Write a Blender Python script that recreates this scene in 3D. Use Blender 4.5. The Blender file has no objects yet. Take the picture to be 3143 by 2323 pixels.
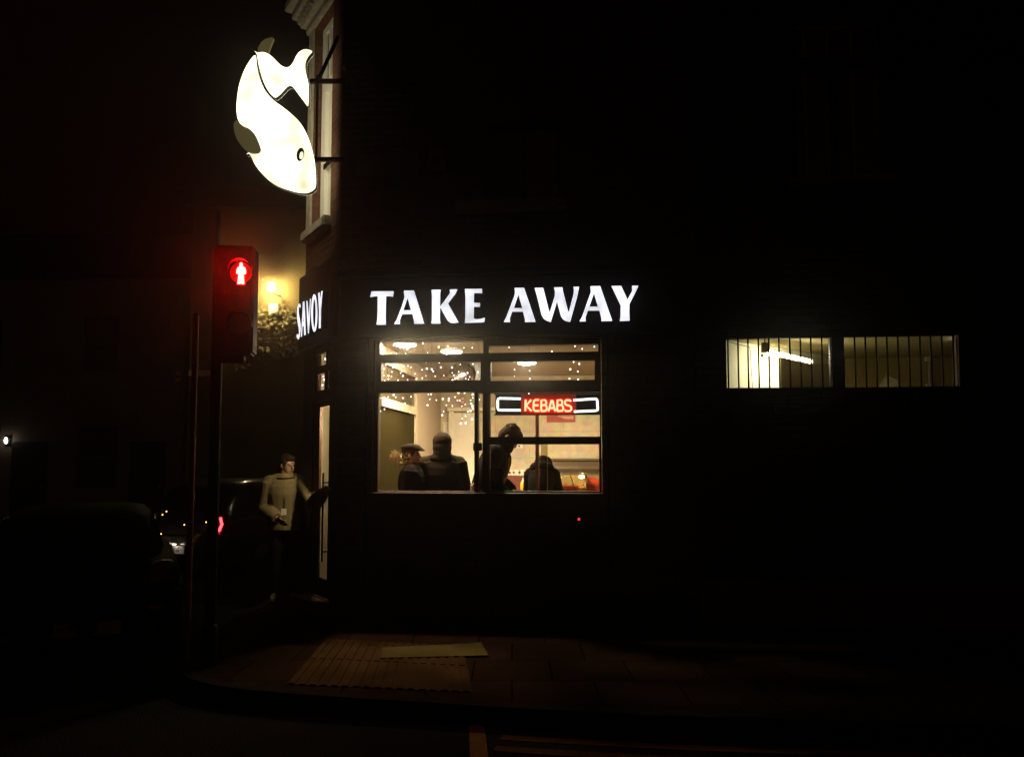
import bpy, bmesh, math, random
from math import radians as R, sin, cos, pi
from mathutils import Vector, Matrix
from mathutils.geometry import tessellate_polygon

random.seed(7)
SC = bpy.context.scene
COL = SC.collection

# ------------------------------------------------------------------ camera
HAZE, SKY = 0.0024, 0.11
FPX, W, H = 2445.0, 3143.0, 2323.0
PITCH = R(4.0); HORIZ = 1420.0
CY0 = HORIZ - FPX * math.tan(PITCH)
EYE = Vector((0, 0, 1.6))
cam = bpy.data.cameras.new('camera'); cam_ob = bpy.data.objects.new('camera', cam); COL.objects.link(cam_ob)
cam.sensor_width = 36; cam.lens = FPX / W * 36
cam.shift_y = (CY0 - H / 2) / W
cam.clip_end = 500; cam.clip_start = 0.05
cam_ob.location = EYE; cam_ob.rotation_euler = (pi / 2 + PITCH, 0, 0)
SC.camera = cam_ob

def ray(px, py):
    xc = (px - W / 2) / FPX; yc = -(py - CY0) / FPX
    return Vector((xc, cos(PITCH) - yc * sin(PITCH), sin(PITCH) + yc * cos(PITCH)))
def at_depth(px, py, Y):
    d = ray(px, py); return EYE + d * (Y / d.y)
def on_ground(px, py, z=0.0):
    d = ray(px, py); return EYE + d * ((z - EYE.z) / d.z)

class Frame:
    """a wall's own axes: x along it (rightwards from outside), y into it, z up"""
    def __init__(s, ox, oy, ang):
        s.o = Vector((ox, oy, 0)); s.a = ang
        s.m = Matrix.Translation(s.o) @ Matrix.Rotation(ang, 4, 'Z'); s.i = s.m.inverted()
    def at(s, px, py, y=0.0):
        o = s.i @ EYE; d = s.i.to_3x3() @ ray(px, py)
        p = o + d * ((y - o.y) / d.y); return p.x, p.z
    def w(s, x, y, z): return s.m @ Vector((x, y, z))
    def loc(s, v): return s.i @ v
WORLD = Frame(0, 0, 0)
CX, CYY = (1035 - W / 2) / FPX * 8.4, 8.4
FA = Frame(CX, CYY, -R(6.0))                       # shop front
_d = (-sin(R(31.4)), cos(R(31.4)))
CHW = 1.233
FC = Frame(CX + _d[0] * CHW, CYY + _d[1] * CHW, math.atan2(-_d[1], -_d[0]))   # splayed corner with the door
FS = Frame(0, 8.38, 0)                             # fish sign

# ------------------------------------------------------------------ materials
def mat(name, col, rough=0.7, metal=0.0, var=0.25, scale=6.0, bump=0.0, bscale=None, spec=0.5, coat=0.0):
    m = bpy.data.materials.new(name); m.use_nodes = True
    nt = m.node_tree; b = nt.nodes['Principled BSDF']
    b.inputs['Roughness'].default_value = rough; b.inputs['Metallic'].default_value = metal
    b.inputs['Specular IOR Level'].default_value = spec; b.inputs['Coat Weight'].default_value = coat
    tc = nt.nodes.new('ShaderNodeTexCoord')
    nz = nt.nodes.new('ShaderNodeTexNoise'); nz.inputs['Scale'].default_value = scale; nz.inputs['Detail'].default_value = 6
    nt.links.new(tc.outputs['Object'], nz.inputs['Vector'])
    mx = nt.nodes.new('ShaderNodeMix'); mx.data_type = 'RGBA'
    mx.inputs['A'].default_value = (*[c * (1 - var) for c in col], 1)
    mx.inputs['B'].default_value = (*[min(1, c * (1 + var)) for c in col], 1)
    nt.links.new(nz.outputs['Fac'], mx.inputs['Factor']); nt.links.new(mx.outputs['Result'], b.inputs['Base Color'])
    if bump:
        n2 = nt.nodes.new('ShaderNodeTexNoise'); n2.inputs['Scale'].default_value = bscale or scale * 6; n2.inputs['Detail'].default_value = 4
        nt.links.new(tc.outputs['Object'], n2.inputs['Vector'])
        bp = nt.nodes.new('ShaderNodeBump'); bp.inputs['Strength'].default_value = bump; bp.inputs['Distance'].default_value = 0.02
        nt.links.new(n2.outputs['Fac'], bp.inputs['Height']); nt.links.new(bp.outputs['Normal'], b.inputs['Normal'])
    return m

def brick(name, c1, c2, mortar, scale=1.0, bw=0.225, rh=0.075, rough=0.9, bump=0.6, ms=0.01, axes='XZ', spec=0.05):
    m = bpy.data.materials.new(name); m.use_nodes = True
    nt = m.node_tree; b = nt.nodes['Principled BSDF']; b.inputs['Roughness'].default_value = rough; b.inputs['Specular IOR Level'].default_value = spec
    tc = nt.nodes.new('ShaderNodeTexCoord'); sp = nt.nodes.new('ShaderNodeSeparateXYZ'); cb = nt.nodes.new('ShaderNodeCombineXYZ')
    nt.links.new(tc.outputs['Object'], sp.inputs[0])
    nt.links.new(sp.outputs[axes[0]], cb.inputs['X']); nt.links.new(sp.outputs[axes[1]], cb.inputs['Y'])
    br = nt.nodes.new('ShaderNodeTexBrick')
    br.inputs['Scale'].default_value = scale; br.inputs['Brick Width'].default_value = bw; br.inputs['Row Height'].default_value = rh
    br.inputs['Mortar Size'].default_value = ms; br.inputs['Mortar Smooth'].default_value = 0.3
    br.inputs['Color1'].default_value = (*c1, 1); br.inputs['Color2'].default_value = (*c2, 1); br.inputs['Mortar'].default_value = (*mortar, 1)
    nt.links.new(cb.outputs[0], br.inputs['Vector'])
    nz = nt.nodes.new('ShaderNodeTexNoise'); nz.inputs['Scale'].default_value = 9; nz.inputs['Detail'].default_value = 6
    nt.links.new(tc.outputs['Object'], nz.inputs['Vector'])
    mx = nt.nodes.new('ShaderNodeMix'); mx.data_type = 'RGBA'; mx.blend_type = 'MULTIPLY'; mx.inputs['Factor'].default_value = 0.6
    nt.links.new(br.outputs['Color'], mx.inputs['A']); nt.links.new(nz.outputs['Color'], mx.inputs['B'])
    nt.links.new(mx.outputs['Result'], b.inputs['Base Color'])
    bp = nt.nodes.new('ShaderNodeBump'); bp.inputs['Strength'].default_value = bump; bp.inputs['Distance'].default_value = 0.01; bp.invert = True
    nt.links.new(br.outputs['Fac'], bp.inputs['Height']); nt.links.new(bp.outputs['Normal'], b.inputs['Normal'])
    return m

def glow(name, col, strength, sampled=True):
    m = bpy.data.materials.new(name); m.use_nodes = True
    nt = m.node_tree; b = nt.nodes['Principled BSDF']
    b.inputs['Base Color'].default_value = (*[min(0.8, c * 0.6) for c in col], 1); b.inputs['Roughness'].default_value = 0.4
    b.inputs['Emission Color'].default_value = (*col, 1); b.inputs['Emission Strength'].default_value = strength
    if not sampled: m.cycles.emission_sampling = 'NONE'
    return m

def glass(name, tint=(1, 1, 1), gloss=0.06, rough=0.02):
    m = bpy.data.materials.new(name); m.use_nodes = True
    nt = m.node_tree; nt.nodes.remove(nt.nodes['Principled BSDF']); out = nt.nodes['Material Output']
    t = nt.nodes.new('ShaderNodeBsdfTransparent'); t.inputs['Color'].default_value = (*tint, 1)
    g = nt.nodes.new('ShaderNodeBsdfGlossy'); g.inputs['Roughness'].default_value = rough
    nz = nt.nodes.new('ShaderNodeTexNoise'); nz.inputs['Scale'].default_value = 3
    mr = nt.nodes.new('ShaderNodeMapRange'); mr.inputs['To Min'].default_value = gloss * 0.7; mr.inputs['To Max'].default_value = gloss * 1.3
    nt.links.new(nz.outputs['Fac'], mr.inputs['Value'])
    mx = nt.nodes.new('ShaderNodeMixShader'); nt.links.new(mr.outputs[0], mx.inputs[0])
    nt.links.new(t.outputs[0], mx.inputs[1]); nt.links.new(g.outputs[0], mx.inputs[2]); nt.links.new(mx.outputs[0], out.inputs['Surface'])
    return m

M = {}
M['brick'] = brick('red_brick', (0.13, 0.05, 0.028), (0.17, 0.07, 0.04), (0.14, 0.10, 0.07))
M['brick_pale'] = brick('painted_render_brick', (0.09, 0.05, 0.035), (0.11, 0.062, 0.042), (0.085, 0.05, 0.035))
M['render'] = mat('ochre_render', (0.125, 0.095, 0.042), 0.95, var=0.3, scale=1.6, bump=0.5, bscale=30, spec=0.05)
M['darkrender'] = mat('dark_render', (0.16, 0.10, 0.08), 0.95, var=0.25, scale=1.2, bump=0.3, bscale=30, spec=0.05)
M['stone'] = mat('weathered_stone', (0.36, 0.31, 0.22), 0.95, var=0.45, scale=14, bump=0.9, bscale=24)
M['fascia'] = mat('dark_fascia_board', (0.02, 0.014, 0.018), 0.45, var=0.2, spec=0.15)
M['frame'] = mat('dark_brown_frame', (0.060, 0.026, 0.016), 0.55, var=0.25, scale=20, spec=0.2)
M['darkpaint'] = mat('black_gloss_paint', (0.012, 0.010, 0.010), 0.35, var=0.2, spec=0.2)
M['cream'] = mat('cream_wall_paint', (0.70, 0.60, 0.42), 0.8, var=0.06, scale=2)
M['panelling'] = brick('cream_wall_panels', (0.72, 0.62, 0.44), (0.71, 0.61, 0.43), (0.52, 0.43, 0.29), bw=1.1, rh=0.42, ms=0.004, bump=0.2, rough=0.6)
M['taupe'] = mat('taupe_wall_paint', (0.30, 0.23, 0.165), 0.85, var=0.08, scale=3)
M['ceil'] = mat('ceiling_paint', (0.25, 0.195, 0.125), 0.9, var=0.05)
M['white'] = mat('white_paint', (0.78, 0.72, 0.60), 0.55, var=0.05)
M['floor'] = brick('brown_floor_tiles', (0.16, 0.10, 0.07), (0.19, 0.12, 0.08), (0.08, 0.05, 0.04), bw=0.3, rh=0.3, axes='XY', bump=0.2, rough=0.4)
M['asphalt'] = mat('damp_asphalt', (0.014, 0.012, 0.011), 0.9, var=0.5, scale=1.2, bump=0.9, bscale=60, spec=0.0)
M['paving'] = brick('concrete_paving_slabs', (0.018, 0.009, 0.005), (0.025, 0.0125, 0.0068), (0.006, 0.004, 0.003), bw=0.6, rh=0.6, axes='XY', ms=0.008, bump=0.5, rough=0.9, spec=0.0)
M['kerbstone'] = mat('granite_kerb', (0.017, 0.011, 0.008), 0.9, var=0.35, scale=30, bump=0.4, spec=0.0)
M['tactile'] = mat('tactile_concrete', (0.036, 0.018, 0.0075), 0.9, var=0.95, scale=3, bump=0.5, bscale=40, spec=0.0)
M['coverslab'] = mat('smooth_pale_cover', (0.062, 0.045, 0.015), 0.9, spec=0.0, var=0.8, scale=2.2, bump=0.25, bscale=60)  # brighter tone stands for window light falling on the pavement
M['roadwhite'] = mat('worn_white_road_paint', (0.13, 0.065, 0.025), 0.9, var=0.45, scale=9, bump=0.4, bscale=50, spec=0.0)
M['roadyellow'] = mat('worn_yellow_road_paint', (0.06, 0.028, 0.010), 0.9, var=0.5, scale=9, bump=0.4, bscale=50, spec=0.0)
M['blackmetal'] = mat('black_metal', (0.004, 0.003, 0.003), 0.45, metal=0.0, var=0.3, scale=12, spec=0.06)
M['greymetal'] = mat('galvanised_metal', (0.22, 0.15, 0.11), 0.5, metal=0.6, var=0.35, scale=14, bump=0.2)
M['steel'] = mat('brushed_steel', (0.30, 0.25, 0.18), 0.45, metal=0.75, var=0.2, scale=4)
M['pane'] = glass('window_glass', (0.97, 0.96, 0.94), 0.05)
M['darkpane'] = mat('dark_night_glass', (0.045, 0.035, 0.02), 0.12, var=0.3, scale=2)
M['olivepane'] = mat('unlit_dark_pane', (0.022, 0.017, 0.006), 0.5, var=0.25, scale=2, spec=0.0)
M['acrylic'] = glass('clear_acrylic', (0.75, 0.70, 0.58), 0.10, 0.1)
M['blind'] = mat('pale_window_blind', (0.62, 0.60, 0.50), 0.9, var=0.12, scale=5)
M['slat'] = mat('venetian_slats', (0.78, 0.62, 0.42), 0.6, var=0.1)
M['leaf'] = mat('ivy_leaf', (0.13, 0.11, 0.03), 0.6, var=0.6, scale=20)
M['fish'] = glow('lit_fish_face', (1.0, 0.94, 0.64), 2.2)
_n = M['fish'].node_tree; _t = _n.nodes.new('ShaderNodeTexCoord'); _z = _n.nodes.new('ShaderNodeTexNoise'); _z.inputs['Scale'].default_value = 3.2; _z.inputs['Detail'].default_value = 1
_r = _n.nodes.new('ShaderNodeMapRange'); _r.inputs['From Min'].default_value = .3; _r.inputs['From Max'].default_value = .7; _r.inputs['To Min'].default_value = 0.92; _r.inputs['To Max'].default_value = 2.8
_n.links.new(_t.outputs['Object'], _z.inputs['Vector']); _n.links.new(_z.outputs['Fac'], _r.inputs['Value']); _n.links.new(_r.outputs[0], _n.nodes['Principled BSDF'].inputs['Emission Strength'])
M['fishback'] = glow('lit_fish_rear_face', (1.0, 0.93, 0.66), 4.0)
M['fishdim'] = glow('half_lit_panel', (1.0, 0.80, 0.30), 0.055)
M['letter'] = glow('white_led_letter', (0.90, 0.91, 1.0), 1.35)
_n = M['letter'].node_tree; _t = _n.nodes.new('ShaderNodeTexCoord'); _z = _n.nodes.new('ShaderNodeTexNoise'); _z.inputs['Scale'].default_value = 4.5; _z.inputs['Detail'].default_value = 2
_r = _n.nodes.new('ShaderNodeMapRange'); _r.inputs['From Min'].default_value = .28; _r.inputs['From Max'].default_value = .6; _r.inputs['To Min'].default_value = .72; _r.inputs['To Max'].default_value = 1.35
_n.links.new(_t.outputs['Object'], _z.inputs['Vector']); _n.links.new(_z.outputs['Fac'], _r.inputs['Value']); _n.links.new(_r.outputs[0], _n.nodes['Principled BSDF'].inputs['Emission Strength'])
M['redman'] = glow('red_signal_figure', (1.0, 0.0019, 0.0016), 580.0)
M['redlens'] = glow('red_signal_lens', (1.0, 0.003, 0.002), 0.34)
M['lantern'] = glow('warm_lantern_bulb', (1.0, 0.80, 0.36), 620.0)
M['ceil_light'] = glow('warm_ceiling_lamp', (1.0, 0.83, 0.54), 950.0)
M['lobby_light'] = glow('warm_lobby_lamp', (1.0, 0.86, 0.56), 620.0)
M['tube'] = glow('fluorescent_tube', (1.0, 0.94, 0.66), 60.0)
M['fairy'] = glow('fairy_bulb', (1.0, 0.93, 0.84), 6.0, False)
M['fairycool'] = glow('fairy_bulb_cool', (0.66, 1.0, 0.95), 5.0, False)
M['fairypink'] = glow('fairy_bulb_pink', (1.0, 0.66, 0.90), 3.5, False)
M['neonred'] = glow('red_neon_tube', (1.0, 0.23, 0.12), 4.6)
M['neonwhite'] = glow('white_neon_tube', (0.86, 1.0, 0.97), 2.6)
M['tail'] = glow('red_tail_lamp', (1.0, 0.05, 0.06), 5.0)
M['taildim'] = glow('dim_red_lamp', (1.0, 0.02, 0.02), 0.5)
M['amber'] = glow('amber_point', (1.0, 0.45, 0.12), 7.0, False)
M['plate_lamp'] = glow('plate_lamp', (1.0, 0.85, 0.7), 30.0)
M['farlamp'] = glow('small_far_lamp', (0.9, 1.0, 0.85), 12.0)
M['heat'] = glow('cabinet_heat_lamp', (1.0, 0.78, 0.36), 260.0)
M['redled'] = glow('red_led', (1.0, 0.03, 0.03), 3.0)
M['neonback'] = mat('red_backing_plastic', (0.42, 0.02, 0.015), 0.5, var=0.1)
M['plum'] = mat('red_poster_paper', (0.33, 0.06, 0.04), 0.7, var=0.4, scale=12)
M['paper'] = mat('white_paper', (0.75, 0.70, 0.58), 0.8, var=0.05)
M['ink'] = mat('dark_ink', (0.04, 0.03, 0.03), 0.7)
M['redink'] = mat('red_ink', (0.55, 0.04, 0.03), 0.7)
M['mirror'] = mat('convex_mirror_glass', (0.5, 0.48, 0.45), 0.12, metal=1.0, var=0.1)
M['skin'] = mat('skin', (0.46, 0.25, 0.15), 0.6, var=0.12, scale=10)
M['hair'] = mat('dark_hair', (0.035, 0.020, 0.012), 0.6, var=0.5, scale=60, bump=0.8, bscale=140, spec=0.1)
M['brownhair'] = mat('brown_hair', (0.048, 0.024, 0.010), 0.8, var=0.5, scale=60, bump=0.8, bscale=140, spec=0.1)
M['coatdark'] = mat('dark_coat_cloth', (0.008, 0.005, 0.004), 0.9, var=0.4, scale=18, bump=0.4, spec=0.03)
M['coatbrown'] = mat('dark_brown_jacket', (0.014, 0.009, 0.005), 0.85, var=0.4, scale=18, bump=0.4, spec=0.03)
M['olivelining'] = mat('olive_lining', (0.16, 0.12, 0.05), 0.9, var=0.3, scale=18, spec=0.05)
M['fur'] = mat('pale_fur', (0.42, 0.33, 0.20), 0.95, var=0.4, scale=50, spec=0.05)
M['sweater'] = mat('grey_fleece', (0.23, 0.18, 0.085), 0.95, var=0.12, scale=9, bump=0.35, bscale=14, spec=0.03)
M['trousers'] = mat('black_trousers', (0.012, 0.010, 0.010), 0.9, var=0.3, scale=20, bump=0.3, spec=0.03)
M['shoe'] = mat('pale_trainer', (0.15, 0.12, 0.07), 0.7, var=0.25, scale=20)
M['blackshoe'] = mat('black_shoe', (0.015, 0.012, 0.010), 0.5)
M['redtop'] = mat('red_top', (0.45, 0.06, 0.03), 0.9, var=0.2, scale=14, spec=0.05)
M['mustard'] = mat('yellow_sauce_plastic', (0.75, 0.36, 0.02), 0.4, var=0.1)
M['redplastic'] = mat('red_plastic', (0.55, 0.05, 0.03), 0.45, var=0.15)
M['food'] = mat('fried_food', (0.55, 0.30, 0.08), 0.7, var=0.5, scale=30, bump=0.8)
M['darkred'] = mat('dark_red_panel', (0.16, 0.035, 0.02), 0.5, var=0.2)
M['carpaint'] = mat('black_car_paint', (0.004, 0.003, 0.003), 0.7, var=0.2, spec=.03)
M['carpaint2'] = mat('dark_car_paint', (0.02, 0.018, 0.014), 0.24, var=0.2, coat=0.5)
M['tyre'] = mat('tyre_rubber', (0.012, 0.012, 0.012), 0.85)
M['rim'] = mat('alloy_rim', (0.20, 0.18, 0.16), 0.4, metal=0.8)
M['carglass'] = mat('car_glass', (0.006, 0.006, 0.006), 0.12, var=0.1, spec=.3)
M['plate'] = mat('number_plate', (0.72, 0.66, 0.56), 0.5, var=0.15, scale=30)
M['dimplate'] = mat('dull_number_plate', (0.55, 0.30, 0.22), 0.6, var=0.15, scale=30)

# ------------------------------------------------------------------ mesh helpers
class MB:
    def __init__(s): s.v = []; s.f = []; s.mi = []
    def add(s, vs, fs, m=0):
        o = len(s.v); s.v += [Vector(v) for v in vs]
        s.f += [[i + o for i in f] for f in fs]; s.mi += [m] * len(fs); return s
    def box(s, x0, y0, z0, x1, y1, z1, m=0):
        vs = [(x, y, z) for x in (x0, x1) for y in (y0, y1) for z in (z0, z1)]
        return s.add(vs, [(0, 1, 3, 2), (4, 6, 7, 5), (0, 4, 5, 1), (2, 3, 7, 6), (0, 2, 6, 4), (1, 5, 7, 3)], m)
    def rings(s, rings, m=0, cap=True, closed=False):
        n = len(rings[0]); vs = [p for r in rings for p in r]; fs = []
        k = len(rings)
        for i in range(k if closed else k - 1):
            for j in range(n):
                a, b = i * n + j, i * n + (j + 1) % n; c = ((i + 1) % k) * n
                fs.append((a, b, c + (j + 1) % n, c + j))
        if cap and not closed: fs.append(tuple(range(n))[::-1]); fs.append(tuple((k - 1) * n + j for j in range(n)))
        return s.add(vs, fs, m)
    def tube(s, pts, r, seg=8, m=0):
        pts = [Vector(p) for p in pts]; rs = r if isinstance(r, (list, tuple)) else [r] * len(pts)
        rr = []; up = None
        for i, p in enumerate(pts):
            t = (pts[min(i + 1, len(pts) - 1)] - pts[max(i - 1, 0)])
            t = t.normalized() if t.length > 1e-9 else Vector((0, 0, 1))
            if up is None:
                up = Vector((0, 0, 1)) if abs(t.z) < 0.9 else Vector((0, 1, 0))
            a = t.cross(up)
            if a.length < 1e-6: a = t.cross(Vector((1, 0, 0)))
            a.normalize(); b = a.cross(t).normalized(); up = b
            q = rs[i]; qa, qb = q if isinstance(q, (tuple, list)) else (q, q)
            rr.append([p + a * (qa * cos(2 * pi * k / seg)) + b * (qb * sin(2 * pi * k / seg)) for k in range(seg)])
        return s.rings(rr, m)
    def ball(s, c, r, seg=12, rot=None, m=0):
        c = Vector(c); r = r if isinstance(r, (tuple, list)) else (r, r, r); n = max(4, seg // 2)
        vs = []; fs = []
        for i in range(n + 1):
            th = pi * i / n
            for k in range(seg):
                p = Vector((r[0] * sin(th) * cos(2 * pi * k / seg), r[1] * sin(th) * sin(2 * pi * k / seg), r[2] * cos(th)))
                vs.append(c + (rot @ p if rot else p))
        for i in range(n):
            for k in range(seg):
                fs.append((i * seg + k, (i + 1) * seg + k, (i + 1) * seg + (k + 1) % seg, i * seg + (k + 1) % seg))
        return s.add(vs, fs, m)
    def prism(s, outline, y0, y1, holes=(), m=0, mside=None):
        """outline in x,z extruded from y0 to y1"""
        loops = [list(outline)] + [list(h) for h in holes]
        tris = tessellate_polygon([[Vector((p[0], p[1], 0)) for p in l] for l in loops])
        flat = [p for l in loops for p in l]; n = len(flat)
        s.add([(p[0], y0, p[1]) for p in flat] + [(p[0], y1, p[1]) for p in flat],
              [tuple(t) for t in tris] + [tuple(i + n for i in t)[::-1] for t in tris], m)
        ms = m if mside is None else mside
        for l in loops:
            k = len(l)
            s.add([(p[0], y0, p[1]) for p in l] + [(p[0], y1, p[1]) for p in l],
                  [(i, (i + 1) % k, k + (i + 1) % k, k + i) for i in range(k)], ms)
        return s
    def slab(s, outline, z0, z1, m=0):
        """outline in x,y extruded in z"""
        k = len(outline); tris = tessellate_polygon([[Vector((p[0], p[1], 0)) for p in outline]])
        s.add([(p[0], p[1], z0) for p in outline] + [(p[0], p[1], z1) for p in outline],
              [tuple(t) for t in tris] + [tuple(i + k for i in t) for t in tris] + [(i, (i + 1) % k, k + (i + 1) % k, k + i) for i in range(k)], m)
        return s
    def wall(s, x0, x1, z0, z1, holes, y0, y1, m=0):
        """plate between y0 and y1 with rectangular holes (hx0,hx1,hz0,hz1)"""
        xs = sorted({round(v, 5) for v in [x0, x1] + [h[i] for h in holes for i in (0, 1)] if x0 - 1e-6 <= v <= x1 + 1e-6})
        zs = sorted({round(v, 5) for v in [z0, z1] + [h[i] for h in holes for i in (2, 3)] if z0 - 1e-6 <= v <= z1 + 1e-6})
        def solid(i, j):
            if i < 0 or j < 0 or i >= len(xs) - 1 or j >= len(zs) - 1: return False
            cx, cz = (xs[i] + xs[i + 1]) / 2, (zs[j] + zs[j + 1]) / 2
            return not any(h[0] < cx < h[1] and h[2] < cz < h[3] for h in holes)
        for i in range(len(xs) - 1):
            for j in range(len(zs) - 1):
                if not solid(i, j): continue
                a, b, c, d = xs[i], xs[i + 1], zs[j], zs[j + 1]
                s.add([(a, y0, c), (b, y0, c), (b, y0, d), (a, y0, d)], [(0, 1, 2, 3)], m)
                s.add([(a, y1, c), (b, y1, c), (b, y1, d), (a, y1, d)], [(3, 2, 1, 0)], m)
                if not solid(i - 1, j): s.add([(a, y0, c), (a, y0, d), (a, y1, d), (a, y1, c)], [(0, 1, 2, 3)], m)
                if not solid(i + 1, j): s.add([(b, y0, c), (b, y0, d), (b, y1, d), (b, y1, c)], [(3, 2, 1, 0)], m)
                if not solid(i, j - 1): s.add([(a, y0, c), (b, y0, c), (b, y1, c), (a, y1, c)], [(3, 2, 1, 0)], m)
                if not solid(i, j + 1): s.add([(a, y0, d), (b, y0, d), (b, y1, d), (a, y1, d)], [(0, 1, 2, 3)], m)
        return s
    def mesh(s, name, mats, base=Vector((0, 0, 0)), smooth=False, bevel=0.0):
        me = bpy.data.meshes.new(name)
        me.from_pydata([tuple(v - base) for v in s.v], [], s.f)
        for mm in (mats if isinstance(mats, (list, tuple)) else [mats]): me.materials.append(mm)
        for p, i in zip(me.polygons, s.mi): p.material_index = i
        bm = bmesh.new(); bm.from_mesh(me)
        bmesh.ops.remove_doubles(bm, verts=bm.verts, dist=1e-5)
        bmesh.ops.dissolve_degenerate(bm, edges=bm.edges, dist=1e-6)
        bmesh.ops.recalc_face_normals(bm, faces=bm.faces)
        if bevel:
            es = [e for e in bm.edges if len(e.link_faces) == 2 and e.calc_face_angle(0) > 0.6]
            bmesh.ops.bevel(bm, geom=es, offset=bevel, segments=2, affect='EDGES', clamp_overlap=True)
        bm.to_mesh(me); bm.free()
        if smooth:
            for p in me.polygons: p.use_smooth = True
            try: me.set_sharp_from_angle(angle=R(40))
            except Exception: pass
        return me

def props(o, label=None, cat=None, group=None, kind=None):
    for k, v in (('label', label), ('category', cat), ('group', group), ('kind', kind)):
        if v: o[k] = v
    return o
def thing(name, label, cat, frame=WORLD, base=(0, 0, 0), group=None):
    o = bpy.data.objects.new(name, None); COL.objects.link(o); o.empty_display_size = 0.2
    b = Vector(base); o.matrix_world = frame.m @ Matrix.Translation(b); o['_b'] = tuple(b)
    BASE[o.name] = b; del o['_b']
    return props(o, label, cat, group)
BASE = {}
def root_of(o):
    while o.parent: o = o.parent
    return o
def part(name, mb, mats, parent, label=None, smooth=False, bevel=0.0):
    me = mb.mesh(name, mats, BASE.get(root_of(parent).name, Vector((0, 0, 0))), smooth, bevel)
    o = bpy.data.objects.new(name, me); COL.objects.link(o); o.parent = parent
    if label: o['label'] = label
    return o
def solo(name, mb, mats, label, cat, frame=WORLD, base=(0, 0, 0), group=None, smooth=False, bevel=0.0, kind=None):
    b = Vector(base); o = bpy.data.objects.new(name, mb.mesh(name, mats, b, smooth, bevel)); COL.objects.link(o)
    o.matrix_world = frame.m @ Matrix.Translation(b); BASE[o.name] = b
    return props(o, label, cat, group, kind)
def struct(name, mb, mats, frame=WORLD, kind='structure', **k):
    o = bpy.data.objects.new(name, mb.mesh(name, mats, **k)); COL.objects.link(o); o.matrix_world = frame.m
    o['kind'] = kind; return o
def duplicate(o, parent=None):
    c = o.copy(); COL.objects.link(c)
    if parent is not None: c.parent = parent
    for ch in list(o.children): duplicate(ch, c)
    return c
def bake(mb, voxel, smooth_it=2):
    """one continuous skin over overlapping closed shapes"""
    me = mb.mesh('tmp', []); o = bpy.data.objects.new('tmp', me); COL.objects.link(o)
    r = o.modifiers.new('r', 'REMESH'); r.mode = 'VOXEL'; r.voxel_size = voxel
    if smooth_it:
        sm = o.modifiers.new('s', 'SMOOTH'); sm.iterations = smooth_it; sm.factor = 0.5
    dg = bpy.context.evaluated_depsgraph_get(); dg.update()
    out = bpy.data.meshes.new_from_object(o.evaluated_get(dg))
    bpy.data.objects.remove(o); bpy.data.meshes.remove(me)
    for p in out.polygons: p.use_smooth = True
    return out
def skin_part(name, mb, voxel, m, parent, smooth_it=2, label=None):
    me = bake(mb, voxel, smooth_it); me.name = name; me.materials.clear(); me.materials.append(m)
    o = bpy.data.objects.new(name, me); COL.objects.link(o); o.parent = parent
    if label: o['label'] = label
    return o
def text_mesh(txt, size, depth=0.002):
    c = bpy.data.curves.new('t', 'FONT'); c.body = txt; c.size = size; c.extrude = depth; c.align_x = 'CENTER'; c.align_y = 'CENTER'
    o = bpy.data.objects.new('t', c); COL.objects.link(o); dg = bpy.context.evaluated_depsgraph_get(); dg.update()
    me = bpy.data.meshes.new_from_object(o.evaluated_get(dg)); bpy.data.objects.remove(o); return me
def smooth_loop(pts, n=3, closed=True):
    """Catmull-Rom through the points"""
    out = []; k = len(pts)
    for i in range(k if closed else k - 1):
        p0, p1, p2, p3 = (pts[(i + d) % k] if closed else pts[max(0, min(k - 1, i + d))] for d in (-1, 0, 1, 2))
        for j in range(n):
            t = j / n
            out.append(tuple(0.5 * (2 * b + (c - a) * t + (2 * a - 5 * b + 4 * c - d) * t * t + (3 * b - a - 3 * c + d) * t ** 3) for a, b, c, d in zip(p0, p1, p2, p3)))
    if not closed: out.append(tuple(pts[-1]))
    return out
# ================================================================== SETTING
G = 80
struct('road', MB().slab([(-G, -G), (G, -G), (G, G), (-G, G)], -0.30, -0.12), M['asphalt'])
kerb = [(14.0, 4.05), (6.0, 4.72), (2.0, 5.06), (0.6, 5.22), (-0.6, 5.45), (-1.6, 5.66), (-2.25, 5.92), (-2.62, 6.35), (-2.74, 7.0), (-2.82, 7.8), (-2.90, 9.0), (-2.62, 12.0), (-1.9, 17.0)]
kerb = smooth_loop(kerb, 4, False)
def inset(line, d):
    out = []
    for i, p in enumerate(line):
        a = Vector(line[max(0, i - 1)]); b = Vector(line[min(len(line) - 1, i + 1)]); t = (b - a).normalized()
        out.append((p[0] + t.y * d, p[1] - t.x * d))     # to the building's side (right of travel)
    return out
kin = inset(kerb, 0.14)
struct('kerb', MB().slab(kerb + kin[::-1], -0.118, 0.004), M['kerbstone'], bevel=0.012)
struct('pavement', MB().slab(kin + [(0.0, 17.0), (0.0, 12.6), (14.0, 12.6)], -0.116, 0.0), M['paving'])
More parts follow.
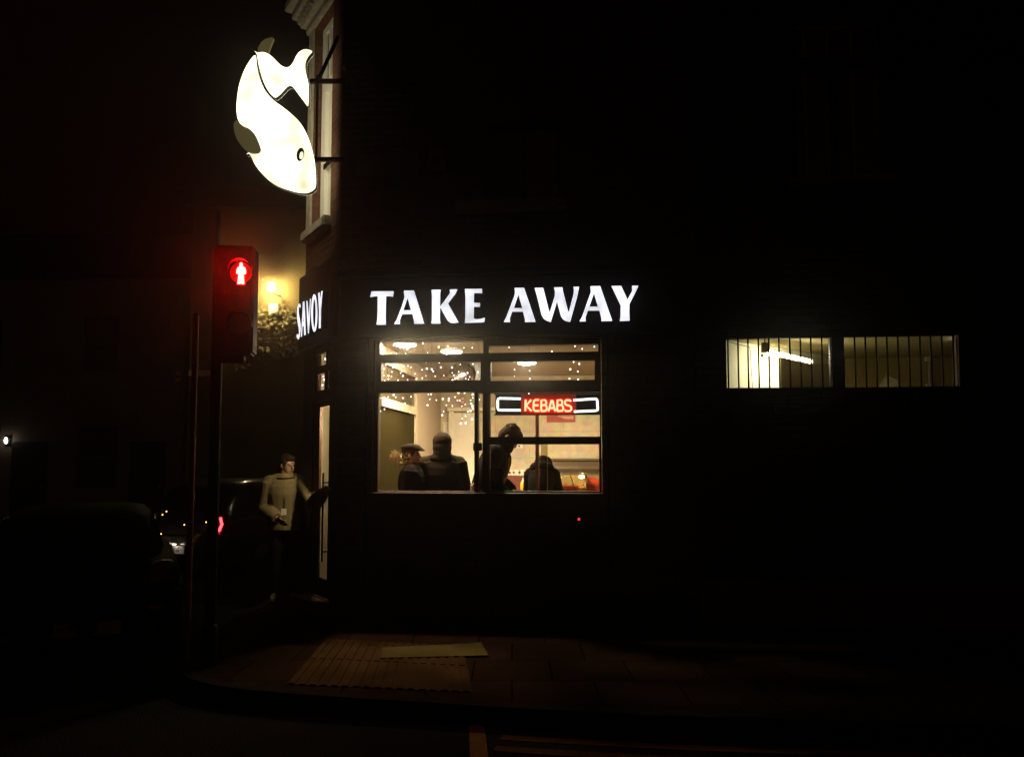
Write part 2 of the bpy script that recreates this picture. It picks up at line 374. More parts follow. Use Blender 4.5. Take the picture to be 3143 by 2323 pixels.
# ribbed paving at the crossing: flat-topped bars running towards the kerb
def quad_px(pts, z): return [tuple(on_ground(x, y, z))[:2] for x, y in pts]
tac = MB()
A0, B0 = on_ground(1000, 1962), on_ground(1420, 1985); A1, B1 = on_ground(880, 2100), on_ground(1452, 2125)
tac.slab([A0.xy, B0.xy, B1.xy, A1.xy], -0.02, 0.004)
nb = 17
for i in range(nb):
    u0, u1 = (i + 0.18) / nb, (i + 0.74) / nb
    for v0, v1 in ((0.0, 0.485), (0.50, 1.0)):
        q = []
        for u, v in ((u0, v0), (u1, v0), (u1, v1), (u0, v1)):
            q.append((A0.lerp(B0, u)).lerp(A1.lerp(B1, u), v).xy)
        tac.slab(q, 0.0, 0.012)
struct('tactile_paving', tac, M['tactile'])
lit_quad = quad_px([(1172, 1992), (1478, 1976), (1500, 2016), (1170, 2024)], 0.0)
solo('access_cover', MB().slab(lit_quad, 0.003, 0.016), M['coverslab'], 'smooth pale rectangular cover set in the pavement below the shop window', 'cover', base=(lit_quad[3][0], lit_quad[3][1], 0.0), bevel=0.004)  # pale slab put in for the pool of window light
zr = -0.12
struct('road_line', MB().slab(quad_px([(1437, 2157), (1478, 2157), (1500, 2335), (1443, 2335)], zr), zr, zr + 0.004), M['roadwhite'])
struct('road_dash', MB().slab(quad_px([(652, 2110), (682, 2108), (656, 2146), (630, 2150)], zr), zr, zr + 0.004), M['roadwhite'])
yl = MB()
for d in (-0.20, -0.40):
    a = inset(kerb, d - 0.045); b = inset(kerb, d + 0.045)
    sel = [i for i, p in enumerate(kerb) if p[0] > -0.15]
    yl.slab([a[i] for i in sel] + [b[i] for i in sel][::-1], zr, zr + 0.004)
struct('kerbside_lines', yl, M['roadyellow'])

# ================================================================== CORNER SHOP
XB = FA.at(2140, 1500)[0]                        # where the next building starts
TOP = 8.4
E_ = FA.loc(Vector((FC.o.x, FC.o.y, 0)))          # far end of the splay in the front's axes
SX, SY = E_.x, E_.y
BK = 4.6                                         # back wall of the shop
shop = thing('corner_shop', 'dark brick corner take-away shop with splayed corner doorway and lit front window', 'shop', FA, (0, 0, 0))
def ax(px, py=1400, y=0.0): return FA.at(px, py, y)[0]
def az(px, py, y=0.0): return FA.at(px, py, y)[1]
wx0, wx1 = ax(1142), ax(1848)
wz0, wz1 = az(1500, 1513), az(1500, 1038)
u0, u1, uz0, uz1 = ax(1490, 500), ax(1717, 500), az(1600, 617), az(1600, 372)
part('front_wall', MB().wall(0.0, XB, 0.0, TOP, [(wx0, wx1, wz0, wz1), (u0, u1, uz0, uz1)], 0.0, 0.24), M['brick'], shop)
# chamfer wall in its own axes, converted to the shop's axes
class CMB(MB):
    def conv(s, fr=FC):
        T = FA.i @ fr.m
        s.v = [T @ v for v in s.v]; return s
def cx(px, py=1400, y=0.0): return FC.at(px, py, y)[0]
def cz(px, py, y=0.0): return FC.at(px, py, y)[1]
dx0, dx1 = cx(957), cx(1014)
dtop = (cz(985, 1068))
cw0, cw1 = cx(962, 500), cx(1016, 500); cwz0, cwz1 = cz(990, 683), cz(990, 60)
zsplit = cz(950, 870)
part('corner_wall', CMB().wall(0.0, CHW, zsplit, TOP, [(cw0, cw1, cwz0, cwz1)], 0.0, 0.22).conv(), M['brick'], shop)
part('corner_shopfront', CMB().wall(0.0, CHW, 0.0, zsplit - .002, [(dx0, dx1, 0.12, dtop)], 0.003, 0.05).conv(), M['frame'], shop)
part('side_wall', MB().box(SX, SY + 0.02, 0, SX + 0.22, BK + 6, TOP), brick('side_brick', (0.20, 0.085, 0.05), (0.26, 0.12, 0.07), (0.22, 0.19, 0.15), axes='YZ'), shop)
part('roof', MB().slab([(0.1, 0.05), (XB, 0.05), (XB, BK + 6), (SX, BK + 6), (SX, SY)], TOP + 0.002, TOP + 0.25), M['stone'], shop)
# inside of the shop
CE = 3.0; FLZ = 0.2
PX = ax(1353, 1300, BK)                          # partition between lobby and shop
RXW = ax(1841, 1300, BK) + 0.45
inside_pts = [(0.24, 0.26), (XB - 0.05, 0.26), (XB - 0.05, BK + 0.2), (SX + 0.24, BK + 0.2), (SX + 0.24, SY + 0.1)]
part('shop_floor', MB().slab(inside_pts, 0.02, FLZ), M['floor'], shop)
part('shop_ceiling', MB().slab(inside_pts, CE, CE + 0.2), M['ceil'], shop)
part('back_wall', MB().box(SX + 0.24, BK, FLZ, XB - 0.06, BK + 0.15, CE - 0.002), M['panelling'], shop)
part('end_wall', MB().box(RXW, 0.26, FLZ, RXW + 0.1, BK - 0.003, CE - 0.003), M['cream'], shop)
# partition wall with the tall dark framed opening
def py_on(px, py):                               # point on the partition plane x = PX
    o = FA.i @ EYE; d = FA.i.to_3x3() @ ray(px, py); t = (PX - o.x) / d.x; p = o + d * t; return p.y, p.z
pa, pb = py_on(1163, 1400)[0], py_on(1266, 1400)[0]
z1b = py_on(1240, 1266)[1]; z2a = py_on(1210, 1233)[1]; z2b = py_on(1200, 1130)[1]
pwall = MB()
pwall.box(PX - 0.1, 0.27, FLZ, PX, BK - 0.004, CE - 0.004)
part('partition_wall', pwall, M['taupe'], shop)
part('inner_door_frame', MB().box(PX + 0.002, pa - 0.06, FLZ, PX + 0.045, pb + 0.10, FLZ + 0.08).box(PX + 0.002, pb, FLZ + 0.083, PX + 0.045, pb + 0.10, z2b).box(PX + 0.002, pa - 0.06, z1b, PX + 0.048, pb - 0.003, z2a).box(PX + 0.002, pa - 0.06, z2b + .003, PX + 0.05, pb + 0.11, z2b + 0.09), mat('dull_door_frame_paint', (.34, .28, .19), .7, var=.1, spec=.1), shop)
part('dark_inner_pane', MB().box(PX + 0.003, pa - 0.05, FLZ + 0.085, PX + 0.022, pb - 0.004, z1b - 0.003), M['olivepane'], shop)
part('dark_inner_pane', MB().box(PX + 0.003, pa - 0.05, z2a + 0.003, PX + 0.022, pb - 0.004, z2b - 0.003), M['darkpane'], shop)
part('lobby_lining', MB().box(SX + 0.222, SY - 0.02, FLZ + 0.002, SX + 0.25, 1.9, CE - 0.005).box(SX + 0.252, 1.8, FLZ + 0.002, PX - 0.102, 1.9, CE - 0.006), mat('lobby_paint', (.42, .36, .24), .8, var=.08), shop)
# back-wall door
bx0, bx1 = ax(1392, 1400, BK), ax(1462, 1400, BK); bz = az(1420, 1268, BK)
bd = part('inner_door', MB().box(bx0, BK - 0.045, FLZ + 0.003, bx1, BK - 0.002, bz).box(bx0 + 0.06, BK - 0.056, FLZ + 1.05, bx1 - 0.06, BK - 0.047, bz - 0.16), M['white'], shop)
part('door_frame', MB().box(bx0 - 0.07, BK - 0.06, FLZ + 0.003, bx0 - 0.003, BK - 0.002, bz + 0.03).box(bx0 - 0.09, BK - 0.08, bz + 0.033, bx1 + 0.3, BK - 0.002, bz + 0.085), M['white'], bd)

# ---- front window
def prect(px0, py0, px1, py1, y=0.0):
    return (ax(px0, (py0 + py1) / 2, y), ax(px1, (py0 + py1) / 2, y), az((px0 + px1) / 2, py1, y), az((px0 + px1) / 2, py0, y))
YF = 0.06
panes = [prect(1166, 1046, 1483, 1086, YF), prect(1170, 1111, 1475, 1168, YF), prect(1161, 1204, 1456, 1507, YF), prect(1467, 1206, 1481, 1507, YF),
         prect(1500, 1058, 1836, 1081, YF), prect(1506, 1108, 1825, 1167, YF), prect(1503, 1204, 1841, 1340, YF), prect(1503, 1363, 1839, 1507, YF)]
win = part('shop_window', MB().wall(wx0 + 0.003, wx1 - 0.003, wz0 + 0.003, wz1 - 0.003, panes, YF, YF + 0.09), M['frame'], shop)
for p in panes[2:3] + panes[6:]:               # beads standing proud beside the big panes
    a, b, c, d = p; fr = MB()
    if p is panes[2]:
        fr.box(a - 0.045, YF - 0.022, c - 0.005, a - 0.028, YF - 0.001, d)
        part('glazing_bead', MB().box(a - 0.02, YF - 0.014, c, a - 0.004, YF - 0.001, d), M['frame'], win)
    else: fr.box(a - 0.03, YF - 0.02, c, a - 0.016, YF - 0.001, d)
    part('glazing_bead', fr, M['frame'], win)
for a, b, c, d in panes:
    part('pane', MB().box(a - 0.004, YF + 0.04, c - 0.004, b + 0.004, YF + 0.046, d + 0.004), M['pane'], win)
lx0, lx1, lz0, lz1 = prect(1453, 1359, 1479, 1383, YF)
part('latch', MB().box(lx0, YF - 0.02, lz0, lx1, YF + 0.03, lz1).box(lx0 + 0.01, YF - 0.05, lz0 + 0.02, lx0 + 0.035, YF - 0.021, lz1 - 0.02), M['frame'], win, bevel=0.004)
part('sill', MB().box(wx0 - 0.05, -0.07, wz0 - 0.06, wx1 + 0.05, 0.05, wz0 + 0.002), M['frame'], win, bevel=0.006)
# moulded frame round the opening + pilasters + plinth
part('shopfront_trim', MB().box(wx0 - 0.075, -0.03, 0.02, wx0 - 0.052, -0.002, wz1 + .05).box(wx1 + 0.052, -0.03, 0.02, wx1 + 0.075, -0.002, wz1 + .05)
     .box(0.02, -0.045, 0.001, XB - 0.02, -0.002, 0.28), M['darkpaint'], shop, bevel=0.006)
fz0, fz1 = az(1500, 1034), az(1500, 850)
part('fascia', MB().box(0.03, -0.08, fz0, ax(2075, 950), -0.003, fz1).box(0.01, -0.13, fz1 + 0.003, ax(2085, 950), -0.003, fz1 + 0.07), M['fascia'], shop, bevel=0.006)
part('corner_fascia', CMB().box(0.02, -0.08, cz(950, 1070), CHW - 0.03, -0.003, cz(950, 850)).conv(), M['fascia'], shop, bevel=0.006)

# ---- corner door and lights above it
YD = 0.012
def crect(l, r):                                 # (px,py) top/bottom of left edge, top/bottom of right edge
    (lx, lt, lb), (rx, rt, rb) = l, r
    return (cx(lx, (lt + lb) / 2, YD), cx(rx, (rt + rb) / 2, YD), (cz(lx, lb, YD) + cz(rx, rb, YD)) / 2, (cz(lx, lt, YD) + cz(rx, rt, YD)) / 2)
tp = [crect((975.7, 1087, 1125.5), (1000, 1079.5, 1119)), crect((974, 1149, 1201), (996, 1143, 1194)),
      crect((1007.5, 1076, 1114), (1011, 1074, 1112)), crect((1006.5, 1140, 1192), (1010, 1137, 1190))]
dg = crect((977, 1250.5, 1770), (1006, 1247, 1780))
dg = (dg[0], dg[1], cz(985, 1774, YD), cz(985, 1249, YD))
part('doorway_frame', CMB().wall(dx0 + 0.003, dx1 - 0.003, dg[3] + 0.07, dtop - 0.003, tp, YD, YD + 0.034).box(dx0 + 0.003, YD, 0.122, dx0 + 0.03, YD + 0.034, dg[3] + 0.067).box(dg[1] + 0.06, YD, 0.122, dx1 - 0.003, YD + 0.034, dg[3] + 0.067).conv(), M['frame'], shop)
for a, b, c, d in tp:
    part('transom_pane', CMB().box(a - 0.004, YD + 0.012, c - 0.004, b + 0.004, YD + 0.016, d + 0.004).conv(), M['pane'], shop)
door = part('door', CMB().wall(dx0 + 0.033, dg[1] + 0.057, 0.14, dg[3] + 0.064, [dg], YD + 0.004, YD + 0.030).conv(), M['frame'], shop)
part('pane', CMB().box(dg[0] - 0.004, YD + 0.014, dg[2] - 0.004, dg[1] + 0.004, YD + 0.019, dg[3] + 0.004).conv(), M['pane'], door)
hx = cx(992, 1550, YD - 0.05)
part('handle', CMB().tube([(hx, YD - 0.055, cz(992, 1720)), (hx, YD - 0.055, cz(990, 1450))], 0.011, 8).tube([(hx, YD - 0.055, cz(992, 1690)), (hx, YD + 0.012, cz(992, 1690))], 0.008, 6).tube([(hx, YD - 0.055, cz(992, 1480)), (hx, YD + 0.012, cz(992, 1480))], 0.008, 6).conv(), M['blackmetal'], door, smooth=True)
part('doorstep', CMB().box(dx0 - 0.05, -0.16, 0.003, dx1 + 0.05, 0.3, 0.118).conv(), M['darkrender'], shop, bevel=0.01)

# ---- first-floor window over the door
cwin = part('corner_window', CMB().wall(cw0 + 0.002, cw1 - 0.002, cwz0 + 0.002, cwz1 - 0.002, [(cx(973, 500), cx(1011, 500), cz(990, 670), cz(990, 262)), (cx(977, 150), cx(987, 150), cz(990, 232), cz(990, 80)), (cx(992, 150), cx(1002, 150), cz(990, 232), cz(990, 80)), (cx(1007, 150), cx(1012, 150), cz(990, 232), cz(990, 80))], 0.09, 0.15).conv(), M['white'], shop)
part('blind', CMB().box(cx(973, 500) - .004, 0.135, cz(990, 675), cx(1011, 500) + .004, 0.142, cz(990, 255)).conv(), M['blind'], cwin)
part('meeting_rail', CMB().box(cx(972, 500), 0.08, cz(990, 500), cx(1012, 500), 0.088, cz(990, 484)).conv(), M['blackmetal'], cwin)
part('upper_pane', CMB().box(cw0 + .01, 0.120, cz(990, 236), cw1 - .01, 0.124, cz(990, 70)).conv(), M['darkpane'], cwin)
part('stone_sill', CMB().box(cw0 - 0.16, -0.10, cwz0 - 0.13, cw1 + 0.05, 0.1, cwz0).conv(), M['stone'], cwin, bevel=0.02)
part('stone_surround', CMB().box(cw0 - 0.17, -0.03, cwz0 + 0.003, cw0 - 0.002, -0.002, cwz1 + 0.1).conv(), M['stone'], shop, bevel=0.01)
cor = CMB()
x0c, x1c = cw0 - 0.34, CHW - 0.05
cz0 = cz(930, 150); 
for i, (dz, pr) in enumerate(((0.0, 0.06), (0.10, 0.12), (0.22, 0.20), (0.34, 0.27), (0.46, 0.20))):
    cor.box(x0c + 0.2 - pr, -pr, cz0 + dz, x1c + (0.02 if i % 2 else 0), -0.002, cz0 + dz + 0.10)
for k in range(9):
    xx = x0c + 0.12 + k * (x1c - x0c - 0.2) / 9
    cor.box(xx, -0.17, cz0 + 0.11, xx + 0.05, -0.12, cz0 + 0.215)
part('window_hood', cor.conv(), M['stone'], shop, label='weathered projecting stone hood over the corner window', bevel=0.012)
# ---- dark first-floor window on the front
uw = part('upper_window', MB().wall(u0 + 0.002, u1 - 0.002, uz0 + 0.002, uz1 - 0.002, [(ax(1520, 500), ax(1603, 500), uz0 + 0.06, uz1 - 0.06), (ax(1613, 500), ax(1710, 500), uz0 + 0.06, uz1 - 0.06)], 0.1, 0.15), M['frame'], shop)
part('pane', MB().box(u0 + 0.05, 0.13, uz0 + 0.05, ax(1608, 500) - 0.003, 0.135, uz1 - 0.05), mat('dull_brown_blind', (.16, .05, .03), .8, var=.2), uw)
part('pane', MB().box(ax(1608, 500), 0.13, uz0 + 0.05, u1 - 0.02, 0.135, uz1 - 0.05), mat('dull_red_blind', (.36, .075, .045), .8, var=.15), uw, label='pane with a dull red blind behind it')
part('sill', MB().box(ax(1402, 640), -0.09, az(1600, 655), ax(1735, 640), 0.09, uz0 - 0.002), M['stone'], uw, bevel=0.012)
n0 = prect(1095, 470, 1282, 538, -0.02)
solo('street_name_plate', MB().box(n0[0], -0.022, n0[2], n0[1], -0.002, n0[3]), M['darkrender'], 'unlit oblong wall plate beside the first floor window', 'wall plate', FA, (n0[0], 0, n0[2]), bevel=0.004)
n1 = prect(1312, 450, 1361, 520, -0.08)
t = thing('alarm_box', 'small unlit box on the brick wall left of the first floor window', 'alarm box', FA, (n1[0], 0, n1[2]))
part('case', MB().box(n1[0], -0.08, n1[2], n1[1], -0.002, n1[3]), M['darkrender'], t, bevel=0.015)
part('front_lens', MB().box(n1[0] + .04, -0.09, n1[2] + .05, n1[1] - .04, -0.081, n1[3] - .09), M['frame'], t, bevel=0.003)
n2 = FA.at(1777, 1593, -0.03)
t = thing('wall_intercom', 'small dark box with a tiny red light on the wall under the neon sign window', 'intercom', FA, (n2[0], 0, n2[1]))
part('case', MB().box(n2[0] - 0.05, -0.03, n2[1] - 0.1, n2[0] + 0.05, -0.002, n2[1] + 0.06), M['blackmetal'], t, bevel=0.006)
part('indicator', MB().ball((n2[0], -0.032, n2[1]), 0.011), M['redled'], t, smooth=True)

# ================================================================== SIGNS
def zoom(fr, ox, oy, k, pts, y): return [fr.at(ox + a / k, oy + b / k, y) for a, b in pts]
YL = -0.15
TK = [([(197, 215), (520, 213), (515, 250), (508, 290), (455, 281), (407, 283), (403, 400), (399, 600), (403, 708), (268, 708), (280, 640), (286, 500), (288, 283), (232, 284), (175, 297)], []),
      ([(680, 205), (825, 203), (975, 692), (828, 695), (832, 665), (803, 550), (648, 550), (612, 640), (613, 698), (530, 700), (570, 640), (600, 560), (650, 430), (688, 300), (678, 230)], [[(728, 300), (785, 495), (662, 497)]]),
      ([(1090, 192), (1225, 190), (1215, 230), (1213, 428), (1228, 430), (1275, 370), (1368, 240), (1360, 188), (1470, 185), (1440, 250), (1330, 390), (1490, 675), (1420, 684), (1370, 680), (1330, 650), (1222, 458), (1211, 465), (1210, 610), (1218, 690), (1085, 690), (1096, 640), (1097, 300)], []),
      ([(1588, 180), (1840, 177), (1840, 240), (1795, 234), (1720, 237), (1718, 385), (1810, 388), (1807, 442), (1718, 440), (1715, 615), (1760, 632), (1830, 625), (1882, 607), (1872, 668), (1820, 674), (1587, 682), (1596, 600), (1597, 300)], [])]
AW = [([(275, 157), (412, 155), (575, 638), (422, 641), (427, 615), (395, 492), (240, 492), (205, 590), (208, 641), (122, 641), (160, 570), (275, 265), (283, 210)], [[(328, 245), (387, 445), (262, 445)]]),
      ([(562, 157), (685, 155), (772, 495), (782, 497), (850, 275), (854, 210), (840, 150), (960, 148), (966, 195), (1043, 495), (1053, 497), (1118, 250), (1125, 190), (1118, 142), (1198, 140), (1175, 260), (1070, 638), (1010, 628), (965, 600), (935, 550), (880, 345), (860, 420), (792, 641), (730, 620), (690, 592), (660, 540), (600, 290)], []),
      ([(1360, 133), (1500, 130), (1672, 625), (1515, 627), (1520, 600), (1490, 477), (1325, 477), (1290, 570), (1293, 630), (1205, 632), (1240, 570), (1365, 220)], [[(1411, 230), (1470, 425), (1343, 425)]]),
      ([(1663, 130), (1800, 128), (1890, 325), (1958, 200), (1957, 127), (2047, 126), (2010, 205), (1918, 385), (1916, 500), (1922, 622), (1780, 627), (1790, 560), (1795, 405), (1700, 205)], [])]
sgn = thing('takeaway_sign', 'row of white backlit letters reading TAKE AWAY over the shop window', 'sign', FA, (ax(1130, 950, -0.08), -0.08, az(1500, 995)))
for (ox, oy, k, L) in ((1100, 850, 4.859, TK), (1520, 850, 4.656, AW)):
    for o, hs in L:
        part('letter', MB().prism(zoom(FA, ox, oy, k, o, YL), YL, YL + 0.02, [zoom(FA, ox, oy, k, h, YL) for h in hs]), M['letter'], sgn)
        part('letter_return', MB().prism(zoom(FA, ox, oy, k, o, YL), YL + 0.023, -0.082, [zoom(FA, ox, oy, k, h, YL) for h in hs]), M['darkpaint'], sgn)
def ell(cx_, cy_, rx, ry, n=28, sh=0): return [(cx_ + rx * cos(2 * pi * i / n) + sh * sin(2 * pi * i / n), cy_ + ry * sin(2 * pi * i / n)) for i in range(n)]
SV = [([(597, 775), (582, 778), (565, 740), (549, 800), (546, 900), (560, 1000), (580, 1100), (595, 1220), (593, 1360), (580, 1470), (560, 1560), (535, 1580), (500, 1530), (503, 1455), (520, 1450), (545, 1490), (560, 1420), (555, 1300), (530, 1180), (512, 1060), (510, 900), (520, 760), (545, 690), (570, 675), (592, 690)], []),
      ([(655, 630), (695, 618), (712, 1000), (727, 1465), (688, 1482), (682, 1235), (643, 1245), (628, 1510), (606, 1522), (625, 1300), (645, 900)], [[(666, 930), (678, 1140), (651, 1150)]]),
      ([(745, 610), (772, 600), (808, 1100), (838, 560), (860, 548), (832, 1050), (803, 1440), (786, 1425), (762, 1050)], []),
      (ell(945, 914, 78, 476), [ell(944, 925, 36, 366)]),
      ([(1042, 415), (1080, 395), (1101, 600), (1122, 370), (1153, 348), (1115, 800), (1105, 1290), (1062, 1305), (1066, 850)], [])]
sv = thing('shop_name_sign', 'row of narrow white lit letters reading SAVOY above the corner door', 'sign', FC, (0.1, -0.08, cz(940, 1030)))
for o, hs in SV:
    part('letter', MB().prism(zoom(FC, 850, 850, 8.26, o, YL), YL, YL + 0.002, [zoom(FC, 850, 850, 8.26, h, YL) for h in hs]), M['letter'], sv)
    part('letter_return', MB().prism(zoom(FC, 850, 850, 8.26, o, YL), YL + 0.004, -0.082, [zoom(FC, 850, 850, 8.26, h, YL) for h in hs]), M['darkpaint'], sv)

# ---- the fish
fish = thing('fish_sign', 'big glowing pale fish shaped sign jutting from the upper corner of the shop', 'sign', FS, (FS.loc(FA.w(0, 0, 0)).x, 0, FS.at(975, 380)[1]))
Z = 2.065
def fz(pts, n=3): return smooth_loop([FS.at(600 + a / Z, b / Z) for a, b in pts], n)
BODY = [(386, 362), (345, 405), (306, 480), (280, 565), (268, 660), (270, 740), (284, 784), (310, 810), (345, 826), (375, 852), (400, 895), (419, 945), (421, 968), (404, 983), (362, 984), (346, 975), (329, 988), (352, 988), (380, 1045), (420, 1100), (470, 1150), (530, 1190), (600, 1215), (660, 1230), (712, 1232), (750, 1215), (768, 1188), (768, 1120), (760, 1030), (740, 940), (710, 860), (670, 790), (620, 738), (560, 690), (508, 652), (468, 612), (436, 565), (412, 500), (396, 430)]
TAIL = [(379, 335), (402, 346), (430, 342), (460, 350), (490, 370), (520, 400), (550, 428), (580, 439), (605, 431), (625, 405), (645, 365), (665, 340), (695, 325), (725, 328), (744, 341), (722, 368), (705, 402), (701, 440), (709, 490), (720, 540), (723, 600), (720, 684), (690, 650), (660, 610), (635, 575), (618, 559), (600, 556), (580, 570), (550, 603), (525, 625), (510, 629), (487, 612), (458, 572), (432, 515), (414, 455), (401, 390), (394, 352)]
FIN = [(290, 800), (345, 834), (372, 858), (394, 895), (412, 942), (414, 962), (402, 974), (352, 970), (305, 940), (268, 890), (250, 835), (248, 790), (262, 772), (276, 782)]
TIP = [(398, 338), (402, 305), (424, 272), (455, 252), (497, 248), (484, 285), (470, 322), (464, 344), (440, 336), (415, 338)]
eye_o = ell(670, 988, 24, 43, 24, -5); eye_i = ell(677, 994, 12, 24, 20, -3)
P = lambda pts: [FS.at(600 + a / Z, b / Z) for a, b in pts]
b_ = fz(BODY); t_ = fz(TAIL)
body = part('fish_body', MB().prism(b_, -0.035, -0.032, [P(eye_o)], mside=1), [M['fish'], M['darkpaint']], fish)
part('fish_body', MB().prism(b_, 0.032, 0.035, [P(eye_o)], mside=1), [M['fishback'], M['darkpaint']], fish)
part('tail', MB().prism(t_, -0.035, -0.032, mside=1), [M['fish'], M['darkpaint']], fish)
part('tail', MB().prism(t_, 0.032, 0.035, mside=1), [M['fishback'], M['darkpaint']], fish)
part('sign_case', MB().prism(b_, -0.031, 0.031).prism(t_, -0.0305, 0.0305), M['darkpaint'], fish)
part('eye', MB().prism(P(eye_i), -0.036, -0.0335), M['fish'], body)
part('eye', MB().prism(P(eye_o), -0.0334, -0.0315), M['darkpaint'], body)
part('fin', MB().prism(fz(FIN), -0.024, 0.024), M['fishdim'], fish, label='half lit olive fin panel')
part('tail_tip', MB().prism(fz(TIP), -0.02, 0.02), M['fishdim'], fish, label='half lit olive tail tip panel')
cxs = FS.loc(FA.w(0.02, 0, 0)).x
brk = MB()
for yy in (250, 490):
    a = FS.at(952, yy); brk.box(a[0], -0.02, a[1] - 0.022, cxs + 0.03, 0.02, a[1] + 0.022)
a = FS.at(978, 245); b = FS.at(1032, 118)
brk.tube([(a[0], 0, a[1]), (b[0] + 0.02, 0, b[1] + 0.02)], 0.022, 8)
brk.box(FS.at(973, 360)[0] - 0.012, -0.018, FS.at(973, 498)[1], FS.at(973, 360)[0] + 0.012, 0.018, FS.at(973, 240)[1] + 0.03)
part('bracket', brk, M['blackmetal'], fish, bevel=0.003)

# ---- kebabs neon
NZ = lambda pts, y=0.20: [FA.at(1450 + a / 3.305, 1030 + b / 3.305, y) for a, b in pts]
r_ = NZ([(232, 600), (1295, 790)])
neon = thing('neon_sign', 'red neon sign reading KEBABS between white tube brackets hanging inside the window', 'neon sign', FA, (r_[0][0], 0.2, r_[1][1]))
nx0, nx1, nzb, nzt = r_[0][0], r_[1][0], r_[1][1], r_[0][1]
m0, m1 = NZ([(490, 700)])[0][0], NZ([(1050, 700)])[0][0]
part('panel', MB().box(nx0, 0.225, nzb, m0, 0.245, nzt).box(m1, 0.225, nzb, nx1, 0.245, nzt).box(nx0 - .012, 0.185, nzt + .002, nx1 + .012, 0.245, nzt + 0.012).box(nx0 - .012, 0.185, nzb - .012, nx1 + .012, 0.245, nzb - .002), M['darkpaint'], neon)
part('red_panel', MB().box(m0 + .001, 0.223, nzb, m1 - .001, 0.246, nzt), M['neonback'], neon)
for pl in ([(490, 640), (275, 636), (262, 642), (258, 655), (258, 738), (263, 750), (276, 755), (490, 757)], [(1025, 655), (1180, 645), (1250, 641), (1262, 648), (1266, 660), (1272, 742), (1268, 755), (1255, 761), (1150, 766), (1030, 771)]):
    part('white_tube', MB().tube([(x, 0.195, z) for x, z in NZ(pl)], 0.0115, 8), M['neonwhite'], neon, smooth=True)
KB = [[[(541, 650), (537, 765)], [(597, 652), (546, 708), (600, 765)]],
      [[(676, 652), (640, 653), (626, 662), (622, 680), (620, 735), (625, 755), (640, 764), (682, 764)], [(624, 707), (672, 707)]],
      [[(698, 764), (700, 654), (735, 654), (747, 665), (748, 690), (738, 704), (702, 707)], [(738, 706), (752, 716), (755, 745), (745, 762), (698, 765)]],
      [[(772, 768), (802, 656), (812, 656), (840, 766)], [(783, 735), (830, 735)]],
      [[(860, 764), (864, 654), (898, 654), (910, 664), (911, 690), (902, 704), (864, 707)], [(902, 706), (918, 716), (922, 745), (912, 762), (860, 765)]],
      [[(1000, 668), (990, 656), (955, 654), (940, 665), (938, 688), (950, 702), (985, 712), (1002, 725), (1003, 748), (990, 764), (950, 766), (936, 754)]]]
for strokes in KB:
    l_ = MB()
    for stq in strokes: l_.tube([(x, 0.195, z) for x, z in NZ(stq)], 0.0105, 8)
    part('letter', l_, M['neonred'], neon, smooth=True)
for wpts in ([(240, 600), (236, 578)], [(420, 604), (408, 592), (392, 574)], [(680, 604), (680, 585), (740, 590), (800, 582), (850, 598)]):
    part('cable', MB().tube([(x, 0.21, z) for x, z in NZ(wpts)], 0.004, 5), M['blackmetal'], neon)

# ---- fairy lights in the windows
L1 = [(260, 85), (555, 77), (165, 118), (325, 124), (397, 138), (165, 162), (126, 181), (234, 178), (286, 183), (380, 183), (602, 172), (716, 116), (806, 109), (970, 124), (1057, 124),
      (258, 280), (298, 294), (357, 313), (405, 307), (432, 322), (252, 323), (180, 295), (160, 335), (140, 348), (240, 368), (343, 360), (330, 380), (160, 404), (205, 406), (236, 413), (353, 408), (302, 452), (400, 449), (205, 440), (168, 455), (477, 388), (588, 276), (721, 272), (595, 335), (548, 347), (645, 342), (660, 362), (586, 408), (549, 432), (490, 437), (680, 413), (738, 323), (768, 405), (852, 325), (853, 378), (870, 403), (884, 436), (905, 430), (934, 294), (918, 367), (1008, 377), (1063, 289), (990, 436), (1030, 418), (1018, 445), (1113, 368), (856, 452)]
L2 = [(185, 580), (125, 595), (128, 634), (204, 622), (258, 602), (280, 624), (353, 634), (435, 620), (165, 625), (177, 660), (372, 688), (160, 710), (166, 746), (125, 765), (312, 740), (350, 738), (422, 775), (610, 596), (638, 594), (625, 645), (602, 705), (692, 655), (758, 642), (818, 640), (816, 660), (882, 622), (916, 580), (905, 658), (928, 658), (978, 582), (950, 715), (985, 698), (793, 706), (855, 714), (765, 768), (752, 805), (1010, 770), (1040, 764), (988, 815), (955, 840), (990, 886), (940, 890), (1055, 847), (1060, 596), (1062, 630), (1040, 655), (1046, 690), (1058, 715), (1060, 738), (1126, 650)]
R1 = [(372, 120), (434, 100), (625, 98), (805, 162), (1040, 108), (1113, 135), (1237, 113), (422, 268), (428, 345), (426, 412), (580, 357), (582, 437), (1026, 268), (1084, 287), (993, 342), (1068, 364), (985, 436), (1073, 444), (184, 408), (572, 588)]
fl = [0]
